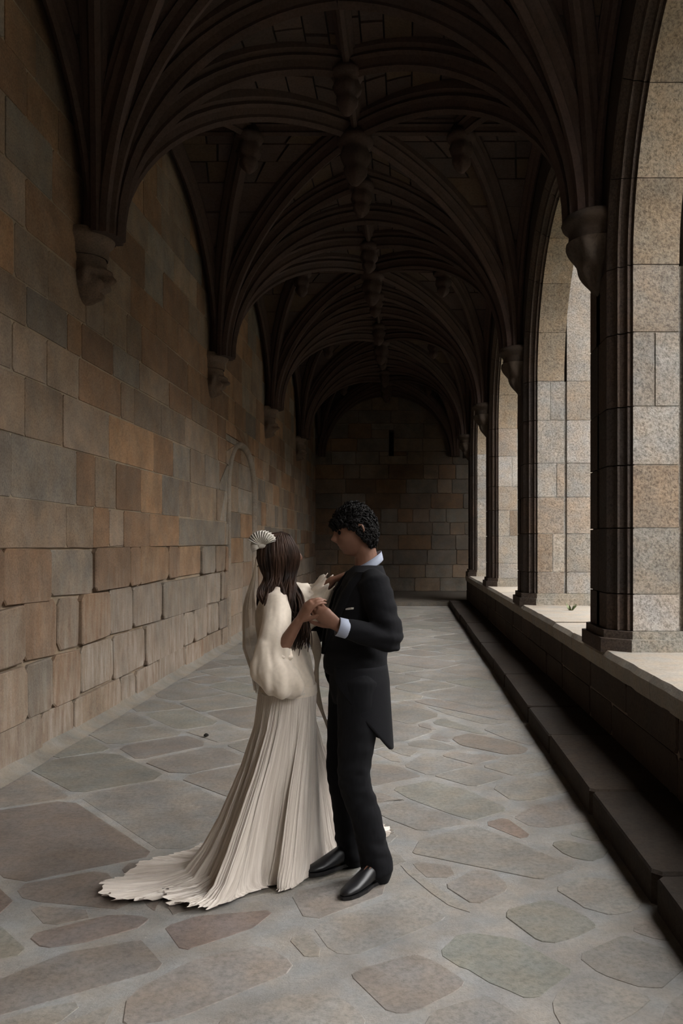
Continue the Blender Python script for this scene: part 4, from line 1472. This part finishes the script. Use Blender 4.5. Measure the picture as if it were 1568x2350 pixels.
# shoes
def shoe(a_, t_, parent, name='shoe', lift=0.0):
    d = Vector((t_.x - a_.x, t_.y - a_.y, 0)).normalized()
    s = Vector((-d.y, d.x, 0))
    heel = Vector((a_.x, a_.y, 0)) - d * 0.055
    Lg = 0.315
    v = []
    secs = [(0.0, 0.026, 0.070), (0.03, 0.034, 0.09), (0.08, 0.036, 0.098), (0.13, 0.038, 0.092), (0.19, 0.044, 0.066), (0.245, 0.043, 0.044), (0.288, 0.033, 0.035), (Lg, 0.012, 0.024)]
    n = 14
    for t, w_, h_ in secs:
        for j in range(n):
            ph = 2 * PI * j / n
            x = w_ * math.cos(ph)
            z = h_ * (0.5 + 0.5 * math.sin(ph))
            z = max(0.012, z) if math.sin(ph) < 0 else z
            v.append(tuple(heel + d * t + s * x + Vector((0, 0, z + 0.012 + lift))))
    f = [(i * n + j, i * n + (j + 1) % n, (i + 1) * n + (j + 1) % n, (i + 1) * n + j) for i in range(len(secs) - 1) for j in range(n)]
    f += [tuple(range(n))[::-1], tuple(range((len(secs) - 1) * n, len(secs) * n))]
    o = mesh_obj(name, v, f, M_SHOE, parent, True)
    # sole with a heel block
    sv = []
    out = [(0.0, 0.022), (0.02, 0.034), (0.09, 0.034), (0.13, 0.032), (0.19, 0.045), (0.25, 0.045), (0.292, 0.034), (0.32, 0.008)]
    ring = [(t, w_) for t, w_ in out] + [(t, -w_) for t, w_ in out[::-1]]
    for zz in (0.004, 0.020):
        for t, w_ in ring:
            sv.append(tuple(heel + d * (t - 0.003) + s * w_ + Vector((0, 0, zz + lift))))
    k = len(ring)
    sf = [(i, (i + 1) % k, k + (i + 1) % k, k + i) for i in range(k)] + [tuple(range(k))[::-1], tuple(range(k, 2 * k))]
    sole = mesh_obj('sole', sv, sf, M_SHOE, o)
shoe(A_L, T_L, man)
shoe(A_R, T_R, man, lift=0.012)
# ---------------------------------------------------------------- the woman
woman = empty('person', (-0.58, 3.90, 0.0), 'woman with long brown hair, sheer veil and bow, in a cream gown with a train', 'person', 'dancing couple')
fw = Vector((0.985, 0.17, 0)).normalized()
lw = Vector((-fw.y, fw.x, 0))                       # her left, away from the camera
def WC(z):
    return Vector((np.interp(z, [0.0, 0.88, 1.0, 1.2, 1.36, 1.45], [-0.55, -0.575, -0.585, -0.62, -0.635, -0.630]), np.interp(z, [0.88, 1.36], [3.90, 3.93]), z))
wS_R, wS_L = WC(1.345) - lw * 0.150, WC(1.345) + lw * 0.150
wE_R, wW_R = Vector((-0.600, 3.705, 1.085)), Vector((-0.487, 3.635, 1.262))
wE_L, wW_L = Vector((-0.475, 4.13, 1.315)), Vector((-0.375, 4.075, 1.425))
whc = Vector((-0.622, 3.915, 1.548))
fwh = Vector((0.97, 0.22, 0.10)).normalized()
wparts, (wf, wu, wl) = head(whc, fwh, (0.0, 0, 1), 0.071, 0.090, 0.110, True)
wbody = list(wparts)
wbody += hand(wW_R, (0.55, -0.12, 0.80), (-0.62, -0.62, 0.30), 1, (0.50, 0.55, 0.55, 0.55), spread=0.04, scale=0.92, thumb=(0.7, 0.6, -0.3))
wbody += hand(wW_L, (0.93, 0.0, 0.32), (-0.25, -0.15, 0.95), -1, (0.10, 0.10, 0.12, 0.15), spread=0.05, scale=0.92)
wbody.append(tube([tuple(WC(1.36)), tuple(WC(1.43)), tuple(whc - wf * 0.015 - Vector((0, 0, 0.04)))], [0.058, 0.050, 0.048], n=14, seg=8))
wbody.append(loft([(*WC(0.82), 0.12, 0.085), (*WC(0.92), 0.125, 0.09), (*WC(1.05), 0.115, 0.085), (*WC(1.2), 0.13, 0.10), (*WC(1.3), 0.125, 0.085), (*WC(1.36), 0.085, 0.055), (*WC(1.41), 0.048, 0.043)], 26, fw, lw))
for s, e, w_ in ((wS_R, wE_R, wW_R), (wS_L, wE_L, wW_L)):
    wbody.append(tube([tuple(s), tuple(s * 0.5 + e * 0.5), tuple(e)], [0.036, 0.036, 0.035], n=12))
    wbody.append(tube([tuple(e), tuple(e * 0.55 + w_ * 0.45), tuple(w_)], [0.036, 0.033, 0.022], n=12))
for sg in (-1, 1):
    hp, kn, an_ = WC(0.86) + lw * (0.055 * sg), Vector((-0.56, 3.92 + 0.055 * sg, 0.46)), Vector((-0.59, 3.93 + 0.055 * sg, 0.075))
    wbody.append(tube([tuple(hp), tuple(hp * 0.5 + kn * 0.5), tuple(kn)], [0.062, 0.056, 0.045], n=12))
    wbody.append(tube([tuple(kn), tuple(kn * 0.6 + an_ * 0.4), tuple(an_)], [0.045, 0.043, 0.03], n=12))
    wbody.append(tube([tuple(an_), tuple(an_ + Vector((0.07, 0, -0.035))), tuple(an_ + Vector((0.16, 0, -0.055)))], [0.03, 0.032, 0.018], n=10))
V, F, NN = fuse(wbody, 0.0045, 2)
mesh_obj('body', V, F, M_SKIN2, woman, True)
for s in (-1, 1):
    c = whc + wl * (s * 0.028) + wf * 0.075 + wu * 0.008
    mesh_obj('eye', *lathe([(0.001, -0.010, 0), (0.007, -0.007, 0), (0.010, 0, 0), (0.007, 0.007, 0), (0.001, 0.010, 0)], 10, c.x, c.y, c.z), M_HAIRW, woman, True)

# bloused bodice with a full sleeve on each arm
bl = [loft([(*(WC(0.885) + fw * 0.005), 0.125, 0.105), (*WC(0.90), 0.150, 0.120), (*WC(0.96), 0.165, 0.132), (*WC(1.05), 0.155, 0.122), (*WC(1.18), 0.148, 0.115), (*WC(1.27), 0.152, 0.112), (*WC(1.335), 0.15, 0.088), (*WC(1.375), 0.10, 0.062), (*WC(1.395), 0.062, 0.052)], 34, fw, lw)]
mid = wS_R * 0.5 + wE_R * 0.5
bl.append(tube([tuple(wS_R + lw * 0.02), tuple(mid + Vector((-0.006, -0.01, 0.0))), tuple(wE_R + Vector((-0.02, 0.0, 0.0)))], [0.066, 0.069, 0.085], n=18, seg=14))
# the bag of the sleeve hanging from the elbow
bl.append(tube([tuple(wE_R + Vector((-0.035, 0.0, 0.06))), tuple(wE_R + Vector((-0.015, -0.012, -0.05))), tuple(wE_R + Vector((0.035, -0.01, -0.115))), tuple(wE_R + Vector((0.085, 0.03, -0.150)))], [0.070, 0.098, 0.085, 0.05], n=20, seg=18))
bl.append(tube([tuple(wE_R + Vector((-0.02, 0.0, -0.03))), tuple(wE_R + Vector((0.025, -0.018, 0.028)))], [0.075, 0.056], n=18, seg=8))
V, F, NN = fuse(bl, 0.0055, 5)
dE = np.linalg.norm(V - np.array(wE_R + Vector((0.02, 0, -0.06))), axis=1)
wt = 0.35 + 0.9 * np.exp(-(dE / 0.13) ** 2) + 0.5 * np.exp(-((V[:, 2] - 0.92) / 0.05) ** 2)
V = cloth_folds(V, NN, 0.022, 11, (1.6, 1.6, 0.55), 9.0, wt)
V = cloth_folds(V, NN, 0.005, 24, (1.6, 1.6, 0.5), 3.0, wt)
mesh_obj('blouse', V, F, M_SILK, woman, True)
# turned cuff at the opening of the sleeve
wv = (wW_R - wE_R).normalized()
a1 = wv.cross(Vector((0, 0, 1))).normalized(); a2 = wv.cross(a1)
v = []
for r, t in ((0.040, 0.035), (0.052, 0.050), (0.060, 0.040), (0.055, 0.02), (0.04, 0.01)):
    for j in range(30):
        ph = 2 * PI * j / 30
        rr = r * (1 + 0.10 * math.sin(ph * 7) + 0.06 * math.sin(ph * 3 + 1))
        v.append(tuple(wE_R + wv * t + (a1 * math.cos(ph) + a2 * math.sin(ph)) * rr))
f = [(i * 30 + j, i * 30 + (j + 1) % 30, ((i + 1) % 5) * 30 + (j + 1) % 30, ((i + 1) % 5) * 30 + j) for i in range(5) for j in range(30)]
mesh_obj('sleeve_cuff', v, f, M_SILK, woman, True)
# far sleeve: wide ruffled bell from the shoulder to the wrist
v = []
ns, nr = 22, 60
pa = catmull([tuple(wS_L), tuple(wS_L * 0.45 + wE_L * 0.55), tuple(wE_L), tuple(wE_L * 0.12 + wW_L * 0.88)], ns + 1)
for i in range(ns + 1):
    t = i / ns
    T = pa[min(ns, i + 1)] - pa[max(0, i - 1)]
    T = Vector(T).normalized()
    b1 = T.cross(Vector((0, 1, 0))).normalized(); b2 = T.cross(b1)
    for j in range(nr):
        ph = 2 * PI * j / nr
        r = 0.062 + 0.026 * math.sin(PI * t) - 0.012 * t
        r *= 1 + (0.04 + 0.10 * t ** 1.5) * math.sin(ph * 9 + 5 * math.sin(t * 5)) * 0.7 + 0.10 * math.sin(t * 34 + 3 * math.sin(ph * 2)) * t
        drop = 0.085 * math.sin(PI * min(1, t * 1.05)) ** 1.5
        p = Vector(pa[i]) + b1 * (r * math.cos(ph)) + b2 * (r * math.sin(ph)) + T * (0.018 * t * math.sin(ph * 9))
        v.append((p.x, p.y, p.z - (drop if p.z < pa[i][2] else 0.0) * min(1, max(0, (pa[i][2] - p.z) / 0.05))))
f = [(i * nr + j, i * nr + (j + 1) % nr, (i + 1) * nr + (j + 1) % nr, (i + 1) * nr + j) for i in range(ns) for j in range(nr)]
sl = mesh_obj('sleeve', v, f, M_SILK, woman, True)
sd = sl.modifiers.new('thickness', 'SOLIDIFY'); sd.thickness = 0.003

# pleated skirt with the train
hem = [(-0.44, 3.99), (-0.36, 4.15), (-0.23, 4.26), (-0.085, 4.33), (-0.14, 4.47), (-0.45, 4.52), (-0.80, 4.42), (-1.10, 4.15), (-1.32, 3.90), (-1.405, 3.69), (-1.31, 3.55), (-1.17, 3.545), (-1.105, 3.66),
       (-1.075, 3.535), (-0.96, 3.475), (-0.80, 3.515), (-0.70, 3.66), (-0.63, 3.735), (-0.57, 3.70), (-0.505, 3.745), (-0.465, 3.85)]
nH = 960
H = catmull([(*hem[i % len(hem)], 0) for i in range(-2, len(hem) + 3)], 4000)
m0 = len(hem) + 4
seg0, seg1 = int(4000 * 2 / m0), int(4000 * (2 + len(hem)) / m0)
H = H[np.linspace(seg0, seg1, nH + 1).astype(int)[:-1]][:, :2]
wc = WC(0.90) + fw * 0.0
# match each hem point with an angle on the waist
angs = np.unwrap(np.arctan2(H[:, 1] - wc.y, H[:, 0] - wc.x))
angs = angs[0] + (np.arange(nH) / nH) * 2 * PI * 0.5 + 0.5 * (angs - angs[0])
prof_s = np.linspace(0, 1, 9)
tr_g = [0, 0.035, 0.13, 0.28, 0.39, 0.50, 0.66, 0.84, 1.0]
tr_z = [0.90, 0.725, 0.527, 0.29, 0.155, 0.055, 0.022, 0.016, 0.012]
st_g = [0, 0.13, 0.34, 0.60, 0.80, 0.98, 1.06, 1.06, 1.0]
st_z = [0.90, 0.76, 0.60, 0.44, 0.28, 0.13, 0.055, 0.028, 0.014]
nS = 64
v = []
dist = np.hypot(H[:, 0] - wc.x, H[:, 1] - wc.y)
wgt = np.clip((dist - 0.30) / 0.42, 0, 1); wgt = wgt * wgt * (3 - 2 * wgt)
# smooth the weights round the ring
ker = np.ones(61) / 61
wgt = np.convolve(np.concatenate([wgt[-30:], wgt, wgt[:30]]), ker, 'valid')
for i in range(nS + 1):
    s = i / nS
    for j in range(nH):
        a = angs[j]
        x0, y0_ = wc.x + 0.140 * math.cos(a), wc.y + 0.155 * math.sin(a)
        w_ = wgt[j]
        g = np.interp(s, prof_s, tr_g) * w_ + np.interp(s, prof_s, st_g) * (1 - w_)
        z = np.interp(s, prof_s, tr_z) * w_ + np.interp(s, prof_s, st_z) * (1 - w_)
        # large soft folds, then the crinkle of the pleats
        u = j / nH
        cu, su = math.cos(2 * PI * u), math.sin(2 * PI * u)
        nz_ = mnoise.noise((cu * 3.2, su * 3.2, s * 0.8))
        big = mnoise.noise((cu * 2.6 + 7, su * 2.6, s * 0.45)) * 0.12 + mnoise.noise((cu * 6.5, su * 6.5 + 3, s * 0.7)) * 0.065
        big *= min(1, s * 1.4) * (1 - 0.8 * max(0, (s - 0.6) / 0.4) * w_)
        pl = 0.010 * (0.35 + 0.8 * min(1, s * 1.5)) * mnoise.noise((cu * 17, su * 17, s * 1.2)) + 0.0016 * math.sin(u * 2 * PI * 150 + 6 * mnoise.noise((u * 40, s * 3.0, 2.0)))
        cr = 0.004 * mnoise.noise((u * 260, s * 26, 5.0))
        dx, dy = H[j, 0] - x0, H[j, 1] - y0_
        L = math.hypot(dx, dy) + 1e-6
        rad = g * L + big + pl
        zz = z + (pl * 1.2 + cr) * (0.3 + w_ * s) + 0.035 * w_ * max(0, s - 0.5) * (1 + math.sin(u * 2 * PI * 17 + 5 * nz_))
        if s > 0.93:
            e = (s - 0.93) / 0.07
            rad += e * 0.012 * math.sin(u * 2 * PI * 75 + 4 * nz_) + e * 0.006 * math.sin(u * 2 * PI * 190)
        tx, ty = -dy / L, dx / L
        sw = 0.010 * s * math.sin(u * 2 * PI * 9 + 1.3)
        v.append((x0 + dx / L * rad + tx * sw, y0_ + dy / L * rad + ty * sw, max(0.011, zz)))
f = [(i * nH + j, i * nH + (j + 1) % nH, (i + 1) * nH + (j + 1) % nH, (i + 1) * nH + j) for i in range(nS) for j in range(nH)]
sk = mesh_obj('skirt', v, f, M_PLEAT, woman, True)
at = sk.data.attributes.new('pleat', 'FLOAT_VECTOR', 'POINT')
pv = np.array([(math.cos(2 * PI * j / nH) * 42, math.sin(2 * PI * j / nH) * 42, 3.0 * i / nS) for i in range(nS + 1) for j in range(nH)], dtype=np.float32)
at.data.foreach_set('vector', pv.ravel())
# sash at the waist
v, f = loft([(*(wc + Vector((0, 0, -0.03))), 0.150, 0.136), (*(wc + Vector((0, 0, -0.02))), 0.155, 0.142), (*(wc + Vector((0, 0, 0.02))), 0.154, 0.140), (*(wc + Vector((0, 0, 0.03))), 0.146, 0.132)], 40, (1, 0, 0), (0, 1, 0))
mesh_obj('sash', v, f, M_SILK, woman, True)
# added cream strip, stands for light on the far edge of her dress
pts = [Vector((-0.470, 4.00, 1.17)), Vector((-0.448, 4.02, 1.06)), Vector((-0.452, 4.03, 0.97)), Vector((-0.458, 4.03, 0.88)), Vector((-0.425, 4.04, 0.76)), Vector((-0.385, 4.05, 0.66))]
P_ = catmull([tuple(p) for p in pts], 40)
v = []
for i, p in enumerate(P_):
    t = i / 39
    wd = 0.026 * (1 - 0.45 * t) * (0.8 + 0.3 * math.sin(t * 13))
    for a, b in ((-wd, 0.004 * math.sin(t * 20)), (0, 0.006), (wd, -0.004 * math.sin(t * 17)), (wd, -0.004), (0, 0.0), (-wd, -0.004)):
        v.append((p[0] + a, p[1] + b, p[2]))
f = [(i * 6 + j, i * 6 + (j + 1) % 6, (i + 1) * 6 + (j + 1) % 6, (i + 1) * 6 + j) for i in range(39) for j in range(6)]
f += [tuple(range(6))[::-1], tuple(range(39 * 6, 40 * 6))]
mesh_obj('lit_dress_edge', v, f, M_SILK, woman, True)

# long wavy hair
wr2 = random.Random(12)
mb = MB()
def wscalp(an, el, k=1.0):
    x, y, z = math.cos(el) * math.sin(an), math.cos(el) * math.cos(an), math.sin(el)
    jaw = 1 - 0.25 * max(0, -z)
    return whc + (wl * (x * 0.073 * jaw) + wf * (y * 0.092) + wu * (z * 0.112)) * k
cap_v = []
ne, na = 18, 44
for i in range(ne + 1):
    for j in range(na):
        an = 2 * PI * j / na
        a = abs(((an + PI) % (2 * PI)) - PI)
        lo = np.interp(a, [0, 0.5, 0.85, 1.2, PI], [0.75, 0.62, -0.35, -0.95, -1.05])
        el = lo + (PI / 2 - lo) * i / ne
        cap_v.append(tuple(wscalp(an, el, 1.07)))
cap_f = [(i * na + j, i * na + (j + 1) % na, (i + 1) * na + (j + 1) % na, (i + 1) * na + j) for i in range(ne) for j in range(na)]
mb.add(cap_v, cap_f)
locks = []
for k in range(46):
    right = k < 34
    an = -(0.60 + 2.35 * (k + 0.5) / 34) if right else (0.7 + 2.2 * (k - 34) / 12)
    locks.append((right, an, wr2.uniform(0, 6.3), wr2.uniform(0.010, 0.022), wr2.uniform(1.7, 2.5), wr2.uniform(-1, 1), wr2.uniform(0, 1)))
for k in range(540):
    right, an, ph, am, fq, jx, jz = locks[k % 46]
    an += wr2.gauss(0, 0.05)
    ph += wr2.gauss(0, 0.25)
    a = abs(an)
    k_out = wr2.uniform(1.07, 1.16)
    p0 = wscalp(an * 0.25, 1.35 - 0.25 * wr2.random(), 1.07)
    p1 = wscalp(an, 0.75, k_out)
    p2 = wscalp(an, 0.05, k_out + 0.03)
    p3 = wscalp(an, -0.75, k_out + 0.13)
    fr_ = np.interp(a, [0.6, 1.5, 2.9], [1.0, 0.62, 0.0])     # 1 = falls forward over the chest
    g = lambda s_: wr2.gauss(0, s_)
    if right:
        p4 = WC(1.345) + fw * (0.095 * fr_ - 0.068 * (1 - fr_) + 0.015 * jx + g(0.008)) - lw * (0.128 + 0.025 * jz + g(0.005)) + Vector((0, 0, 0.03))
        zl = (1.10 + 0.10 * jz if fr_ > 0.40 else 1.18 + 0.09 * jz) + g(0.015)
        p5 = WC(1.25) + fw * (0.118 * fr_ - 0.055 * (1 - fr_) + 0.018 * jx + g(0.008)) - lw * (0.112 + 0.03 * (1 - fr_) + 0.03 * jz + g(0.005)); p5.z = (p4.z + zl) / 2
        p6 = Vector((p5.x + 0.010 * fr_ + 0.005 + 0.02 * jx + g(0.005), p5.y + g(0.005), zl))
    else:
        p4 = WC(1.345) + fw * (0.09 * fr_ - 0.09 * (1 - fr_)) + lw * 0.10
        p5 = WC(1.25) + fw * (0.13 * fr_ - 0.11 * (1 - fr_)) + lw * 0.09
        p6 = WC(1.18) + fw * (0.15 * fr_ - 0.12 * (1 - fr_)) + lw * 0.08; p6.z = 1.15 + 0.1 * jz
    P_ = catmull([tuple(p) for p in (p0, p1, p2, p3, p4, p5, p6)], 34)
    for i in range(34):
        t = i / 33
        q = 1.35 * am * max(0, (t - 0.22) / 0.78) ** 0.8
        P_[i][0] += q * math.sin(t * fq * 2 * PI + ph)
        P_[i][1] += q * math.cos(t * fq * 2 * PI + ph)
    r0 = wr2.uniform(0.003, 0.006)
    mb.add(*tube([tuple(p) for p in P_[::2]] + [tuple(P_[-1])], [r0 * 0.8, r0, r0, r0 * 1.1, r0 * 0.9, r0 * 0.25], n=6, seg=34))
mb.build('hair', M_HAIRW, woman, True)

# pleated bow at the back of her head
bowc = whc - wf * 0.062 + wu * 0.058 - wl * 0.03
kn = bowc + Vector((-0.012, -0.005, 0.0))
mb = MB()
for (a0, a1_, R_, tiltv) in ((0.35, 2.75, 0.066, 0.0), (2.5, 3.7, 0.050, 0.012)):
    nf = 72
    v = []
    for i in range(9):
        t = i / 8
        for j in range(nf + 1):
            an = a0 + (a1_ - a0) * j / nf
            cr = (0.004 + 0.010 * t) * math.sin(j * 2 * PI / 6)
            rr = 0.008 + R_ * t * (1 + 0.03 * math.sin(j * 2 * PI / 6))
            bulge = 0.018 * math.sin(PI * t)
            v.append((kn.x + rr * math.cos(an), kn.y - 0.02 - bulge + cr + tiltv, kn.z + rr * math.sin(an)))
    k = nf + 1
    f = [(i * k + j, i * k + j + 1, (i + 1) * k + j + 1, (i + 1) * k + j) for i in range(8) for j in range(nf)]
    mb.add(v, f)
mb.add(*tube([tuple(kn + Vector((-0.014, -0.02, 0))), tuple(kn + Vector((0.014, -0.02, 0)))], [0.013, 0.013], n=12, seg=6))
bow = mb.build('bow', M_BOW, woman, True)
sd = bow.modifiers.new('thickness', 'SOLIDIFY'); sd.thickness = 0.002

# sheer veil from the bow down her back
v = []
nu, nv = 46, 40
for i in range(nv + 1):
    t = i / nv
    z = kn.z - 0.005 - t * 0.70
    for j in range(nu + 1):
        u = j / nu                                             # 0 = camera side, 1 = far side
        an = PI + (0.5 - u) * -2.2 * min(1, 0.25 + t * 1.3)   # round her back
        c = WC(min(1.45, max(0.95, z)))
        back_r = np.interp(t, [0, 0.06, 0.2, 0.42, 0.7, 1.0], [0.0, 0.045, 0.092, 0.165, 0.195, 0.165])
        wid = np.interp(t, [0, 0.06, 0.2, 0.42, 0.7, 1.0], [0.01, 0.045, 0.085, 0.165, 0.20, 0.17])
        cx = np.interp(t, [0, 0.2, 0.42, 1.0], [kn.x, kn.x + 0.045, c.x + 0.0, c.x + 0.01])
        cy = np.interp(t, [0, 0.2, 0.42, 1.0], [kn.y - 0.01, kn.y + 0.0, c.y, c.y])
        rp = 1 + 0.05 * math.sin(u * 30 + 2 * math.sin(t * 3)) * min(1, t * 4) + 0.03 * mnoise.noise((u * 6, t * 5, 3))
        ca, sa = math.cos(an), math.sin(an)
        p = Vector((cx, cy, z)) + fw * (back_r * ca * rp) + lw * (wid * sa * rp)
        v.append(tuple(p))
k = nu + 1
f = [(i * k + j, i * k + j + 1, (i + 1) * k + j + 1, (i + 1) * k + j) for i in range(nv) for j in range(nu)]
mesh_obj('veil', v, f, M_VEIL, woman, True)

# ---------------------------------------------------------------- small things
pb = mesh_obj('pebble', *[x for x in lathe([(0.004, 0.0, 0), (0.016, 0.003, 0), (0.021, 0.010, 0.6), (0.017, 0.019, 1), (0.009, 0.025, 0.5), (0.002, 0.027, 0)], 10, *floor_pt(473, 1692), 0.007, 3, 0.18)], plain_mat('dark_pebble', (0.012, 0.010, 0.007), rough=0.9, vary_=0.3, bscale=80), None, True)
tag(pb, 'small dark pebble lying alone on the flagstones left of the gown', 'pebble')
# a weed growing at the foot of the second pier
gm = plain_mat('weed_leaf', (0.10, 0.13, 0.05), rough=0.7, vary_=0.3, bscale=60)
wx, wy = 2.02, 9.75
weed = empty('weed', (wx, wy, ZP - 0.03), 'small green weed growing on the sill at the foot of the second pier', 'plant')
gr = random.Random(2)
for i in range(14):
    a, Lf, lean = gr.uniform(0, 2 * PI), gr.uniform(0.06, 0.15), gr.uniform(0.2, 0.8)
    v = []
    for q in range(5):
        t = q / 4
        r = Lf * lean * t
        z = ZP - 0.03 + Lf * (t - 0.35 * lean * t * t)
        wd = 0.016 * math.sin(PI * (0.08 + 0.9 * t))
        for s_ in (-1, 1):
            v.append((wx + r * math.cos(a) - s_ * wd * math.sin(a), wy + r * math.sin(a) + s_ * wd * math.cos(a), z))
    f = [(2 * q, 2 * q + 1, 2 * q + 3, 2 * q + 2) for q in range(4)]
    lf = mesh_obj('leaf', v, f, gm, weed, True)
